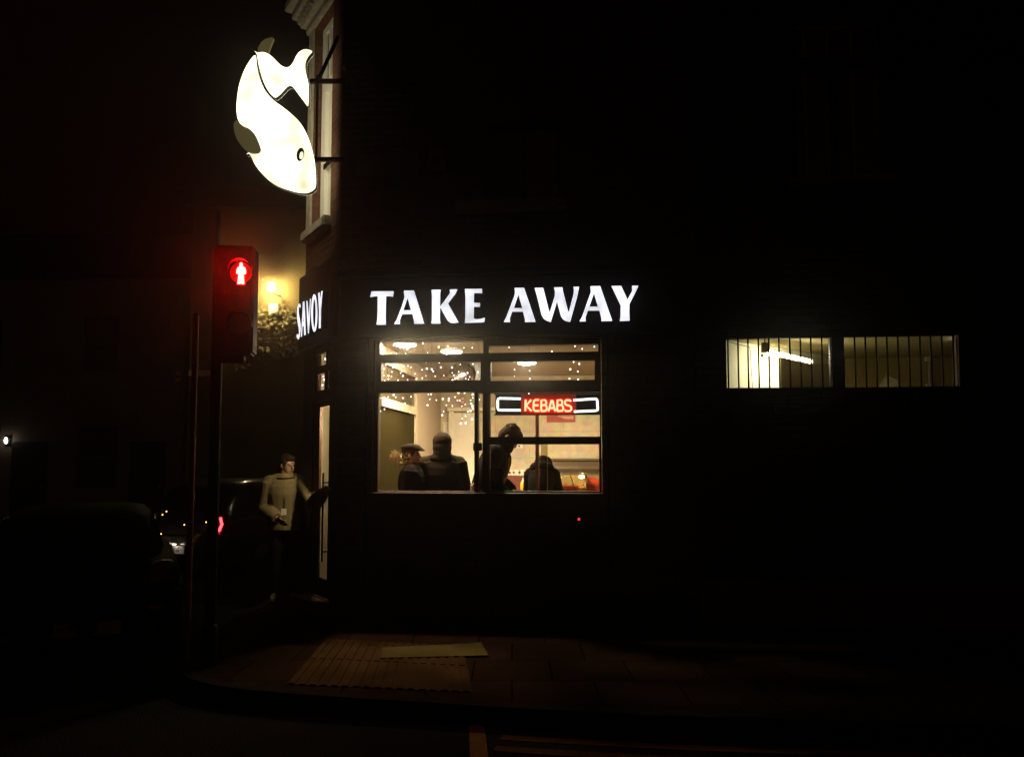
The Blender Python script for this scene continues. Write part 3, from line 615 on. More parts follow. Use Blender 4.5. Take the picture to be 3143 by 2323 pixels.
def fairies(pts, ox, oy, label):
    yb = 0.14
    P3 = [(*FA.at(ox + a / 3.305, oy + b / 3.305, yb), b) for a, b in pts]
    t = thing('fairy_lights', label, 'string lights', FA, (P3[0][0], yb, wz1), 'fairy lights hung in the shop window')
    w = MB(); w.tube([(min(p[0] for p in P3) - .02, yb + .01, wz1 + .03), (max(p[0] for p in P3) + .02, yb + .01, wz1 + .03)], 0.0025, 4)
    cols = {}
    for x, z, b in P3: cols.setdefault(round(x / 0.045), []).append((x, z))
    for c in cols.values():
        c.sort(key=lambda q: -q[1]); w.tube([(c[0][0], yb + .01, wz1 + .03)] + [(x, yb + 0.004, z) for x, z in c], 0.0013, 4)
    part('wire', w, M['greymetal'], t)
    proto = {}
    for i, (x, z, b) in enumerate(P3):
        k = random.choice(['fairy'] * 5 + ['fairycool'] * 2 + ['fairypink']); r = random.choice((0.005, 0.0062, 0.008))
        if (k, r) not in proto:
            proto[(k, r)] = MB().ball((0, 0, 0), (r, r, r * 1.1), 8).mesh('bulb', M[k], smooth=True)
        o = bpy.data.objects.new('bulb', proto[(k, r)]); COL.objects.link(o); o.parent = t
        o.location = Vector((x, yb, z)) - BASE[t.name]
fairies(L1, 1130, 1030, 'many tiny white lights dangling in the upper left panes of the shop window')
fairies(L2, 1130, 1030, 'tiny white lights dangling in the big left pane, densest at its right edge')
fairies(R1, 1450, 1030, 'sparse tiny white lights dangling in the right panes above the neon sign')
# a few in the corner door's lights
P3 = [(998, 1102), (993, 1155), (995, 1165), (990, 1182), (978, 1199), (1009, 1149)]
t = thing('fairy_lights', 'five or six tiny lights dangling in the panes over the corner door', 'string lights', FC, (cx(998, 1100, .15), 0.15, cz(998, 1080, .15)), 'fairy lights hung in the shop window')
for px, py in P3:
    x, z = FC.at(px, py, 0.13)
    part('bulb', MB().ball((x, 0.13, z), 0.010, 8), M[random.choice(['fairy', 'fairycool', 'fairypink'])], t, smooth=True)
x, _ = FC.at(994, 1150, .13)
part('wire', MB().tube([(x, 0.135, cz(994, 1078, .13)), (x, 0.135, cz(994, 1199, .13))], 0.002, 5), M['greymetal'], t)
# ================================================================== INSIDE THE SHOP
def ceil_lamp(px, py, label):
    d = FA.i.to_3x3() @ ray(px, py); o = FA.i @ EYE; p = o + d * ((CE - 0.03 - o.z) / d.z)
    t = thing('ceiling_light', label, 'ceiling light', FA, (p.x, p.y, CE), 'round ceiling lights in the shop')
    part('diffuser', MB().ball((p.x, p.y, CE - 0.036), (0.118, 0.118, 0.018), 24), M['ceil_light'], t, smooth=True)
    part('rim', MB().tube([(p.x, p.y, CE - 0.036), (p.x, p.y, CE - 0.002)], 0.135, 24), M['white'], t)
    return p
ceil_lamp(1244, 1057, 'lit round ceiling light at the top left of the shop window')
ceil_lamp(1386, 1079, 'lit round ceiling light right of the first one in the top left pane')
ceil_lamp(1617, 1113, 'lit round ceiling light seen above the neon sign')
t = thing('ceiling_light', 'lit hanging lamp in the lobby just inside the corner door', 'ceiling light', FA, (-0.10, 0.26, CE), 'round ceiling lights in the shop')  # unseen lamp, added and placed so it lights the person outside
part('diffuser', MB().ball((-0.10, 0.26, 2.10), (0.05, 0.05, 0.05), 24), M['lobby_light'], t, smooth=True)
part('flex', MB().tube([(-0.10, 0.26, 2.152), (-0.10, 0.26, CE - 0.002)], 0.006, 8), M['white'], t)

# mirror dome, no-entry roundel, notices, poster
p = FA.at(1418, 1147, 2.4)
t = thing('convex_mirror', 'grey domed security mirror in a dark hood behind the upper left pane', 'mirror', FA, (p[0], 2.4, p[1]))
part('dome', MB().ball((p[0], 2.42, p[1] - 0.04), (0.20, 0.10, 0.20), 20), M['mirror'], t, smooth=True)
q = FA.at(1463, 1150, 2.35)
part('hood', MB().rings([[(q[0] + dx * 0.5 - (0.09 * (k / 7 - .5) ** 2 * 4 - 0.05), 2.35 + dy, q[1] + 0.22 - k * 0.06) for dx, dy in ((-.12, 0), (.12, 0), (.12, .1), (-.12, .1))] for k in range(8)]), M['darkpaint'], t, smooth=True)
p = FA.at(1419, 1229, BK - 0.02)
t = thing('prohibition_sign', 'small round red rimmed sign on the wall above the white inner door', 'sign', FA, (p[0], BK, p[1]))
part('disc', MB().prism(ell(p[0], p[1], 0.05, 0.075, 24), BK - 0.012, BK - 0.002), M['paper'], t)
part('red_ring', MB().prism(ell(p[0], p[1], 0.05, 0.075, 24), BK - 0.017, BK - 0.013, [ell(p[0], p[1], 0.036, 0.058, 24)]).box(p[0] - .03, BK - .0165, p[1] - .008, p[0] + .03, BK - .0132, p[1] + .008), M['redink'], t)
a = prect(1361, 1296, 1386, 1346, BK)
t = thing('wall_notice', 'white paper notice with lines of small print left of the white inner door', 'notice', FA, (a[0], BK, a[2]))
part('sheet', MB().box(a[0], BK - 0.004, a[2], a[1], BK - 0.001, a[3]), M['paper'], t)
tx = MB()
for i in range(8):
    zz = a[3] - 0.03 - i * (a[3] - a[2] - 0.05) / 8; w_ = random.uniform(.02, .045); mx_ = (a[0] + a[1]) / 2
    tx.box(mx_ - w_, BK - 0.0055, zz - 0.004, mx_ + w_, BK - 0.0045, zz + 0.004)
part('print', tx, M['steel'], t)
a = prect(1678, 1268, 1766, 1296, BK)
t = thing('wall_poster', 'dark red and pink oblong poster on the back wall below the neon sign', 'poster', FA, (a[0], BK, a[2]))
part('sheet', MB().box(a[0], BK - 0.008, a[2], a[1], BK - 0.002, a[3] + .03), M['plum'], t)
a_w = (a[1] - a[0])
part('pale_band', MB().prism([(a[0] + a_w * .38, a[2] + .10), (a[0] + a_w * .5, a[3]), (a[1] - .03, a[3]), (a[1] - .03, a[2] + .04), (a[0] + a_w * .72, a[2] + .04)], BK - 0.011, BK - 0.009), mat('pink_paper', (0.55, 0.30, 0.22), .7), t)
tx = MB(); random.seed(3)
for row, (zf, s) in enumerate(((.62, .018), (.3, .010))):
    for i in range(9): 
        xx = a[0] + a_w * (.46 + .05 * i); tx.box(xx, BK - 0.0125, a[2] + (a[3] - a[2]) * zf, xx + .017, BK - 0.0115, a[2] + (a[3] - a[2]) * zf + s)
part('print', tx, M['plum'], t)
a = prect(1584, 1363, 1604, 1375, BK)
t = thing('wall_socket', 'small white socket with a dark round dial beside the tall man\'s face', 'socket', FA, (a[0], BK, a[2]))
part('plate', MB().box(a[0], BK - 0.02, a[2], a[1], BK - 0.002, a[3]), M['white'], t, bevel=.004)
part('dial', MB().prism(ell((a[0] + a[1]) / 2, (a[2] + a[3]) / 2, .016, .016, 16), BK - .026, BK - .021), M['ink'], t)
a = prect(1545, 1441, 1700, 1459, BK)
t = thing('switch_panel', 'long white strip of dark switches along the back wall behind the counter', 'switch panel', FA, (a[0], BK, a[2]))
part('strip', MB().box(a[0], BK - 0.03, a[2], a[1], BK - 0.002, a[3]), M['white'], t, bevel=.004)
hz = a[3] - a[2]
for px in (1565, 1577, 1611, 1623):
    x = ax(px, 1450, BK)
    part('switch', MB().prism([(x - .022, a[2] + hz * .72), (x + .012, a[2] + hz * .72), (x + .026, a[2] + hz * .3), (x - .008, a[2] + hz * .3)], BK - .036, BK - .031), M['darkred'], t)
x = ax(1595, 1450, BK)
part('dial', MB().prism(ell(x, a[2] + hz * .52, .022, .022, 16), BK - .036, BK - .031), M['ink'], t)
rl = MB()
for px in (1556, 1574, 1594, 1616): rl.box(ax(px, 1450, BK) - .03, BK - .033, a[3] - .008, ax(px, 1450, BK) + .03, BK - .0305, a[3] - .003)
part('slot', rl, M['ink'], t)
# counter, splash panel
cx0, cx1 = ax(1535, 1500, 2.0), RXW - 0.02
ctop = 1.22
t = thing('serving_counter', 'long serving counter with a dark red splash panel behind the window', 'counter', FA, (cx0, 1.9, FLZ))
part('counter_front', MB().box(cx0, 1.9, FLZ, cx1, 1.96, ctop - 0.05), M['steel'], t)
part('countertop', MB().box(cx0 - 0.03, 1.87, ctop - 0.047, cx1, 2.55, ctop), M['steel'], t, bevel=.008)
s0 = prect(1545, 1461, 1700, 1520, BK - .02)
part('splash_panel', MB().box(s0[0], BK - .06, FLZ + .7, s0[1], BK - .034, s0[3]), M['darkred'], t)
# hot food cabinet
hx0, hx1 = ax(1668, 1450, 2.2), ax(1850, 1450, 2.2)
hzt = az(1700, 1412, 2.1); hzm = az(1700, 1455, 2.1)
t = thing('hot_food_cabinet', 'steel hot food cabinet with slanted lit glass on the counter', 'food cabinet', FA, (hx0, 2.1, ctop))
part('canopy', MB().rings([[(x, y, z) for y, z in ((2.02, hzm + .015), (2.02, hzm + .07), (2.10, hzt - .01), (2.55, hzt), (2.55, hzm))] for x in (hx0, hx1)]), mat('smoky_steel', (.12, .085, .05), .5, metal=.4, scale=9), t, bevel=.004)
part('canopy_rim', MB().box(hx0 - .005, 2.085, hzt + .002, hx1, 2.56, hzt + .022).box(hx0 - .005, 2.0, hzm - .012, hx1, 2.03, hzm + .013), M['steel'], t)
part('back_panel', MB().box(hx0, 2.54, ctop + .002, ax(1798, 1480, 2.54), 2.558, hzm - .002), M['cream'], t)
part('front_glass', MB().rings([[(x, 2.02 - .02, hzm - .014), (x, 1.92, ctop + .004), (x, 1.926, ctop + .004), (x, 2.026 - .02, hzm - .014)] for x in (hx0 + .01, hx1 - .01)]), M['acrylic'], t)
for px in (1732, 1770): part('glass_joint', MB().tube([(ax(px - 20, 1460, 2.0), 1.995, hzm - .014), (ax(px, 1500, 1.9), 1.915, ctop + .01)], .005, 5), M['blackmetal'], t)
for px in (1713, 1785):
    xx = ax(px, 1457, 2.2); part('heat_lamp', MB().ball((xx, 2.2, hzm - .035), (.035, .02, .018), 12), M['heat'], t, smooth=True)
tr = [(1724, 1752, 'redplastic'), (1754, 1775, 'redplastic')]
for a0, a1, mm in tr:
    b = part('tray', MB().box(ax(a0, 1500, 2.15), 2.1, ctop + .004, ax(a1, 1500, 2.15), 2.35, ctop + .085), M[mm], t, bevel=.006)
fd = MB(); random.seed(5)
for i in range(26):
    fd.ball((random.uniform(hx0 + .15, hx1 - .25), random.uniform(2.38, 2.5), ctop + random.uniform(.02, .09)), (random.uniform(.02, .05), .025, random.uniform(.015, .03)), 8)
part('fried_food', fd, M['food'], t, smooth=True)
# sauce bottles
def bottle(px, yy, m, label, h=.17):
    x = ax(px, 1500, yy)
    t = thing('sauce_bottle', label, 'bottle', FA, (x, yy, ctop), 'squeezy sauce bottles on the counter')
    pr = [(0, .0), (.030, .0), (.034, .02), (.034, h * .6), (.026, h * .75), (.014, h * .82)]
    part('bottle_body', MB().rings([[(x + r * cos(2 * pi * k / 14), yy + r * sin(2 * pi * k / 14), ctop + .002 + z) for k in range(14)] for r, z in pr if r]), m, t, smooth=True)
    part('nozzle', MB().tube([(x, yy, ctop + h * .82 + .003), (x, yy, ctop + h * .9), (x, yy, ctop + h * 1.15)], [.015, .012, .004], 10), M['paper'], t, smooth=True)
bottle(1605, 2.05, M['mustard'], 'yellow squeezy sauce bottle on the counter')
bottle(1613, 2.22, M['redplastic'], 'red capped squeezy bottle just behind the yellow bottle', .18)
# slim post and clear screen standing behind the window
xx = ax(1649, 1400, .55)
t = thing('counter_screen', 'clear screen held by a slim pinkish post standing behind the right window', 'screen', FA, (xx, .55, FLZ))
part('post', MB().box(xx - .019, .53, FLZ + .002, xx + .019, .57, az(1649, 1240, .55)), mat('dull_pink_grey_metal', (.42, .30, .25), .5, var=.12), t, bevel=.004)
a = prect(1660, 1350, 1679, 1512, .55)
part('clear_panel', MB().box(a[0], .545, .9, a[1], .556, a[3]), M['acrylic'], t)
part('panel_edge', MB().box(a[1] + .001, .543, .9, a[1] + .006, .558, a[3]), M['steel'], t)
# sticker on the lower right pane
a = prect(1503, 1438, 1541, 1506, YF + .03)
t = thing('window_sticker', 'square sticker with a dark disc in the lower left corner of the right window', 'sticker', FA, (a[0], YF + .03, a[2]))
part('film', MB().box(a[0], YF + .033, a[2], a[1], YF + .038, a[3]), glass('sticker_film', (.55, .48, .36), .02, .4), t)
part('disc', MB().prism(ell((a[0] + a[1]) / 2 - .002, a[2] + (a[3] - a[2]) * .64, .056, .062, 24), YF + .029, YF + .032), M['ink'], t)
part('print', MB().box(a[0] + .01, YF + .029, a[2] + .02, a[1] - .01, YF + .032, a[2] + .058), M['coatdark'], t)
a = ax(1450, 1495, 0.3)
solo('potted_plant', MB().tube([(a, .3, wz0 + .0), (a, .3, wz0 + .03)], [.02, .026], 10).ball((a, .3, wz0 + .05), (.02, .02, .03), 8).ball((a + .012, .3, wz0 + .075), (.012, .012, .022), 8).ball((a - .014, .3, wz0 + .06), (.012, .012, .018), 8), mat('greyish_ornament', (.35, .28, .22), .7, scale=60, var=.5), 'small greyish ornament on the window ledge left of the latch', 'ornament', FA, (a, .3, wz0), smooth=True)
part('window_board', MB().box(wx0 - .02, .20, wz0 - .04, wx1 + .02, .36, wz0 - .001), M['frame'], shop)

# ================================================================== NEXT BUILDING
nb_ = thing('neighbouring_building', 'dark building right of the shop with a low barred window lit from inside', 'building', FA, (XB, 0, 0))
XE = 12.0
g0 = prect(2230, 1034, 2555, 1190); g1 = prect(2593, 1027, 2946, 1188)
v0, v1, vz0, vz1 = ax(2440, 300), ax(2713, 300), az(2570, 545), az(2570, 47)
gz0, gz1 = g0[2], max(g0[3], g1[3])
H1 = (g0[0], g0[1], gz0, g0[3]); H2 = (g1[0], g1[1], g1[2], g1[3])
part('front_wall', MB().wall(XB + .003, XE, 0, TOP - .6, [H1, H2, (v0, v1, vz0, vz1)], 0.01, .10), M['brick_pale'], nb_)
part('roof', MB().box(XB + .003, .01, TOP - .598, XE, 8, TOP - .4), M['stone'], nb_)
part('plinth', MB().box(XB + .003, -.03, .001, XE, .008, .45), M['darkrender'], nb_, bevel=.008)
def bars(h, pxs, nm):
    w_ = part('barred_window', MB().wall(h[0] + .001, h[1] - .001, h[2] + .001, h[3] - .001, [(h[0] + .006, h[1] - .006, h[2] + .008, h[3] - .008)], .05, .098), M['frame'], nb_)
    part('pane', MB().box(h[0] + .01,   .07, h[2] + .01, h[1] - .01, .075, h[3] - .01), M['pane'], w_)
    for px in pxs:
        x = ax(2180 + px / 2.7256, 1110, .03); part('bar', MB().tube([(x, .03, h[2] + .0005), (x, .03, h[3] - .0005)], .0085, 8), M['blackmetal'], w_, smooth=True)
bars(H1, (150, 235, 318, 406, 493, 578, 669, 758, 845, 937), 0)
bars(H2, (1212, 1302, 1392, 1483, 1575, 1667, 1760, 1850, 1943, 2037), 0)
# the room behind the bars: a bright wall set at an angle carries the strip light, a low panel hides its lower right part
rx0, rx1 = H1[0] - .5, XE - .3; RC = 2.95; RB = 2.5
olive = mat('olive_room_wall', (.44, .36, .14), .9, var=.2, scale=2)
part('room_back_wall', MB().box(rx0, RB, .1, rx1, RB + .1, RC), olive, nb_)
part('room_ceiling', MB().box(rx0, .262, RC + .002, rx1, RB + .1, RC + .1), mat('room_ceiling_paint', (.42, .36, .17), .9, var=.2, scale=3), nb_)
part('room_floor', MB().box(rx0, .262, .02, rx1, RB - .002, .098), M['floor'], nb_)
part('room_end_wall', MB().box(rx0 - .1, .262, .1, rx0 - .002, RB + .1, RC), olive, nb_)
part('room_end_wall', MB().box(rx1 + .002, .262, .1, rx1 + .1, RB + .1, RC), olive, nb_)
o = FA.i @ EYE; M3 = FA.i.to_3x3()
W0 = Vector((ax(2226, 1100, .75), .75, 0)); WD = Vector((sin(R(46)), cos(R(46)), 0)); WN = Vector((WD.y, -WD.x, 0))
def on_wall(px, py, off):
    d = M3 @ ray(px, py); return o + d * (((W0 + WN * off) - o).dot(WN) / d.dot(WN))
W1 = W0 + WD * 2.5
part('room_angled_wall', MB().slab([tuple(q)[:2] for q in (W0 - WD * .5, W1, W1 - WN * .08, W0 - WD * .5 - WN * .08)], .101, RC - .001), mat('white_room_wall', (.74, .72, .56), .9, var=.05), nb_)
f0, f1 = on_wall(2345, 1074, .30), on_wall(2482, 1106, .30)
py_ = on_wall(2392, 1100, .30).y - .14
dkx = ax(2394, 1150, py_); dk1 = ax(2574, 1150, py_)
part('room_partition', MB().prism([(dkx, .1), (dk1, .1), (dk1, az(2574, 1120, py_)), (ax(2486, 1117, py_), az(2486, 1117, py_)), (dkx, az(2394, 1096, py_))], py_ - .04, py_), mat('dull_olive_panel', (.50, .42, .19), .9, var=.25, scale=4), nb_)
t = thing('fluorescent_light', 'bright fluorescent strip light slanting away behind the left barred window', 'strip light', FA, tuple(f0))
dr = (f1 - f0).normalized(); sd = dr.cross(Vector((0, 0, 1))).normalized(); upv = sd.cross(dr)
def bar_rings(a, b, w_, h0, h1): return [[p + sd * sx + upv * sz for sx, sz in ((-w_, h0), (w_, h0), (w_, h1), (-w_, h1))] for p in (a, b)]
part('tube', MB().rings(bar_rings(f0 + dr * .1, f1, .034, -.040, -.001)), M['tube'], t)
part('housing', MB().rings(bar_rings(f0 + dr * .05, f1, .05, .001, .012)), M['white'], t)
part('end_cap', MB().rings(bar_rings(f1 + dr * .001, f1 + dr * .012, .05, -.055, .015)), mat('yellowed_plastic', (.6, .5, .25), .6), t)
part('bracket', MB().box(f0.x - .03, f0.y - .02, f0.z - .03, f0.x + .05, f0.y + .02, f0.z + .08).ball((f0.x - .02, f0.y, f0.z - .06), .018, 8).tube([(f0.x + .01, f0.y, f0.z + .08), (f0.x + .01, f0.y, RC)], .008, 6), M['steel'], t)
solo('hanging_cable', MB().tube([tuple(on_wall(px, py, .03)) for px, py in ((2238, 1050), (2302, 1066), (2304, 1100), (2310, 1192))], .004, 5), M['blackmetal'], 'thin dark cable drooping beside the strip light behind the bars', 'cable', FA, tuple(on_wall(2310, 1192, .03)))
# pipe with box, pendant, small spotlight, sheet for a pale reflection
yb = 2.48
a = prect(2836, 1078, 2854, 1110, yb)
t = thing('wall_switch_box', 'pale box on top of a white vertical pipe behind the right barred window', 'switch box', FA, (a[0], yb, a[2]))
part('box', MB().box(a[0], yb - .06, a[2], a[1], yb, a[3]), M['white'], t, bevel=.006)
part('conduit', MB().tube([((a[0] + a[1]) / 2 + .01, yb - .03, a[2] - .004), ((a[0] + a[1]) / 2 + .01, yb - .03, az(2845, 1178, yb))], .013, 10), M['white'], t, smooth=True)
b = prect(2839, 1179, 2855, 1188, yb); part('foot', MB().box(b[0], yb - .06, b[2] - .3, b[1], yb - .005, b[3]), M['white'], t, bevel=.004)
p = FA.at(2835, 1033, 1.2)
t = thing('pendant_lamp', 'unlit dark lamp shade hanging at the top of the right barred window', 'lamp', FA, (p[0], 1.2, RC))
part('shade', MB().tube([(p[0], 1.2, p[1] + .04), (p[0] + .01, 1.2, p[1] - .005), (p[0] + .01, 1.2, p[1] - .05)], [.075, .06, .025], 14), M['coatbrown'], t, smooth=True)
part('flex', MB().tube([(p[0], 1.2, p[1] + .042), (p[0], 1.2, RC)], .006, 6), M['blackmetal'], t)
p = FA.at(2939, 1048, .9)
t = thing('spot_lamp', 'tiny bright white spotlight at the right end of the barred windows', 'spotlight', FA, (p[0], .9, p[1]))
part('bulb', MB().ball((p[0], .9, p[1]), (.030, .02, .018), 10), glow('spot_bulb', (1, .82, .80), 25), t, smooth=True)
part('stem', MB().tube([(p[0] + .03, .9, p[1]), (p[0] + .1, .95, p[1] + .02), (p[0] + .1, .95, RC)], .01, 6), M['steel'], t)
p0 = FA.at(2705, 1150, 1.8)
solo('draped_sheet', MB().rings([[(FA.at(px, py, yy)[0], yy, FA.at(px, py, yy)[1]) for px, py in c] for yy, c in ((1.70, ((2700, 1178), (2722, 1150), (2752, 1165), (2772, 1200), (2700, 1230))), (1.86, ((2706, 1172), (2726, 1147), (2750, 1160), (2768, 1195), (2706, 1230))))]), mat('grey_plastic_sheet', (.38, .33, .24), .35), 'greyish crumpled sheet showing at the bottom of the right barred window', 'sheet', FA, (p0[0], 1.8, p0[1] - .2), smooth=True)  # solid shape added in place of a greyish reflection
# blinds window upstairs
bw = part('upper_window', MB().wall(v0 + .002, v1 - .002, vz0 + .002, vz1 - .002, [(v0 + .02, v1 - .02, az(2570, 166), vz1 - .02), (v0 + .02, ax(2555, 400), vz0 + .02, az(2570, 196)), (ax(2580, 400), v1 - .02, vz0 + .02, az(2570, 196))], .05, .098), M['frame'], nb_)
sl = MB(); z = vz0 + .03
while z < vz1 - .03:
    sl.add([(v0 + .015, .19, z), (v1 - .015, .19, z), (v1 - .015, .212, z + .012), (v0 + .015, .212, z + .012), (v0 + .015, .19, z + .002), (v1 - .015, .19, z + .002), (v1 - .015, .212, z + .014), (v0 + .015, .212, z + .014)], [(0, 1, 2, 3), (7, 6, 5, 4), (0, 4, 5, 1), (3, 2, 6, 7), (0, 3, 7, 4), (1, 5, 6, 2)]); z += .028
part('venetian_blind', sl, M['slat'], bw)
tp_ = MB()
for px in (2471, 2542, 2616, 2690): xx = ax(px, 300, .18); tp_.box(xx - .008, .176, vz0 + .02, xx + .008, .182, vz1 - .02)
part('blind_tape', tp_, M['slat'], bw)
part('head_rail', MB().box(v0 + .01, .165, vz1 - .035, v1 - .01, .21, vz1 - .012), M['white'], bw)
part('pane', MB().box(v0 + .01, .07, vz0 + .01, v1 - .01, .074, vz1 - .01), M['pane'], bw)
part('dark_backing', MB().box(v0 - .05, .268, vz0 - .05, v1 + .05, .28, vz1 + .05), M['ink'], bw)
part('sill', MB().box(v0 - .08, -.06, vz0 - .08, v1 + .08, .09, vz0), M['stone'], bw, bevel=.01)
# ================================================================== STREET BEHIND
FB = Frame(-7.3, 17.9, 0)                         # house facing us at the end of the side street
hs = thing('end_house', 'ochre rendered house wall lit by a bright lantern behind the corner shop', 'house', FB, (0, 0, 0))
hx = lambda px, py=900: FB.at(px, py)[0]
hzv = lambda px, py: FB.at(px, py)[1]
hw = [(4.55, 5.45, 4.9, 6.4), (4.6, 5.5, .9, 2.4)]
part('wall', MB().wall(0, 8.5, -.1, 7.4, hw, 0, .3), M['render'], hs)
part('roof', MB().rings([[(x, -.25, 7.402), (x, 3, 9.0), (x, 6, 7.402)] for x in (-.1, 8.6)]), M['darkpaint'], hs)
for a, b, c, d in hw:
    f_ = part('window', MB().wall(a + .002, b - .002, c + .002, d - .002, [(a + .07, b - .07, c + .07, (c + d) / 2 - .03), (a + .07, b - .07, (c + d) / 2 + .03, d - .07)], .1, .16), M['white'], hs)
    part('pane', MB().box(a + .05, .12, c + .05, b - .05, .126, d - .05), M['darkpane'], f_)
    part('sill', MB().box(a - .08, -.1, c - .1, b + .08, .09, c), M['stone'], f_)
part('downpipe', MB().tube([(hx(668), -.06, .0), (hx(668), -.06, 7.3)], .05, 10), M['darkpaint'], hs, smooth=True)
part('string_course', MB().box(.0, -.05, 3.55, hx(655), -.002, 3.68), M['stone'], hs)
lx, lz = FB.at(832, 884, -.32)
lan = thing('wall_lantern', 'bright bulb lantern with a white box below it on the ochre wall', 'lantern', FB, (lx, -.002, lz - .2))
part('bulb', MB().ball((lx, -.32, lz), (.075, .075, .065), 14), M['lantern'], lan, smooth=True)
part('arm', MB().tube([(lx + .12, -.002, lz - .12), (lx + .12, -.15, lz - .14), (lx + .02, -.30, lz - .10), (lx, -.32, lz - .07)], .018, 8), M['steel'], lan, smooth=True)
part('cap', MB().tube([(lx, -.32, lz + .14), (lx, -.32, lz + .10)], [.03, .10], 14), M['steel'], lan, smooth=True)
b0 = FB.at(824, 968, -.14); b1 = FB.at(854, 931, -.14)
part('white_box', MB().box(b0[0], -.14, b0[1], b1[0], -.004, b1[1]), M['white'], lan, bevel=.015)
b0 = FB.at(833, 983, -.15); b1 = FB.at(847, 974, -.15)
part('small_box', MB().box(b0[0], -.15, b0[1], b1[0], -.004, b1[1]), M['white'], lan, bevel=.01)
# trailing plant on the wall below the lantern
random.seed(11)
pl = thing('climbing_plant', 'leafy plant trailing down the ochre wall below the lantern', 'plant', FB, (lx + .1, -.05, lz - 1.4))
lf = MB(); st = MB()
for s in range(15):
    x0, z0 = lx + random.uniform(-.35, .55), lz - random.uniform(.35, .8)
    pts = [(lx + .15, -.03, lz - .75)]
    for k in range(7): pts.append((x0 + (k - 3) * random.uniform(-.05, .06), -.04 - random.uniform(0, .10), z0 - k * .12 + random.uniform(-.04, .04)))
    st.tube(pts, .004, 4)
    for p in pts[1:]:
        for q in range(6):
            c = Vector(p) + Vector((random.gauss(0, .07), random.gauss(-.03, .04), random.gauss(0, .06)))
            if c.y > -.015: c.y = -.02
            u = Vector((random.uniform(-1, 1), random.uniform(-.6, .1), random.uniform(-1, .2))).normalized(); w_ = u.cross(Vector((random.random(), -1, random.random()))).normalized()
            L_ = random.uniform(.08, .15); ww = L_ * .4; nn = u.cross(w_) * .012
            lf.add([c, c + u * L_ * .5 + w_ * ww + nn, c + u * L_, c + u * L_ * .5 - w_ * ww + nn], [(0, 1, 2), (0, 2, 3)])
part('foliage', lf, M['leaf'], pl); part('stem', st, M['coatbrown'], pl)
b0 = FB.at(735, 1126, -.12)
sp_ = MB()
for k in range(14):
    c = Vector((b0[0] + random.gauss(0, .09), -.10 + random.gauss(0, .03), b0[1] + random.gauss(0, .03))); u = Vector((random.gauss(0, 1), random.gauss(0, .5), random.gauss(0, .5))).normalized(); w_ = u.cross(Vector((0, 1, .3))).normalized()
    sp_.add([c, c + u * .06 + w_ * .03, c + u * .12, c + u * .06 - w_ * .03 + Vector((0, -.01, 0))], [(0, 1, 2), (0, 2, 3)])
t = thing('wall_bracket_plant', 'small pale leafy sprig sticking out of the lit wall below the signal', 'plant', FB, (b0[0], 0, b0[1]))
part('foliage', sp_, mat('pale_leaf', (.40, .34, .12), .7, scale=30), t)
part('bracket', MB().tube([(b0[0], -.002, b0[1] - .02), (b0[0], -.12, b0[1] - .02)], .01, 6), M['blackmetal'], t)

FT = Frame(-19.0, 19.0, 0)                        # dark terrace further left
tr_ = thing('dark_terrace', 'almost black row of houses at the left edge of the street', 'houses', FT, (0, 0, 0))
hw = []
for i in range(4):
    x = .2 + i * 2.8; hw += [(x, x + 1.0, 1.0, 2.5), (x + .1, x + .95, 3.8, 5.1)]
part('wall', MB().wall(0, 11.6, -.1, 6.0, hw, 0, .3), M['darkrender'], tr_)
part('roof', MB().rings([[(x, -.25, 6.002), (x, 3, 8.0), (x, 6, 6.002)] for x in (-.1, 11.6)]), M['darkpaint'], tr_)
for a, b, c, d in hw:
    f_ = part('window', MB().wall(a + .002, b - .002, c + .002, d - .002, [(a + .06, b - .06, c + .06, (c + d) / 2 - .03), (a + .06, b - .06, (c + d) / 2 + .03, d - .06)], .1, .16), M['frame'], tr_)
    part('pane', MB().box(a + .05, .12, c + .05, b - .05, .126, d - .05), M['darkpane'], f_)
for i in range(4):
    x = 1.5 + i * 2.8
    d_ = part('door', MB().box(x, -.03, .02, x + .85, -.002, 2.1).box(x + .12, -.045, 1.2, x + .73, -.031, 1.95), M['darkpaint'], tr_)
    part('knob', MB().ball((x + .75, -.06, 1.05), .03, 8), M['steel'], d_)
p = FT.at(18, 1352, -.1)
t = thing('wall_light', 'small white oval light glowing alone at the far left', 'wall light', FT, (p[0], 0, p[1]))
part('lens', MB().ball((p[0], -.1, p[1]), (.036, .04, .075), 10), M['farlamp'], t, smooth=True)
part('backplate', MB().box(p[0] - .06, -.05, p[1] - .11, p[0] + .06, -.002, p[1] + .11), M['blackmetal'], t, bevel=.01)
p = FT.at(545, 1155, -.08)
t = thing('burglar_alarm', 'small dull orange box high on the dark house wall left of the signal', 'alarm box', FT, (p[0], 0, p[1]))
part('case', MB().box(p[0] - .05, -.08, p[1] - .11, p[0] + .05, -.002, p[1] + .11), mat('dull_orange', (.55, .2, .08), .6), t, bevel=.01)
part('lid', MB().box(p[0] - .03, -.09, p[1] - .04, p[0] + .03, -.081, p[1] + .04), M['frame'], t)

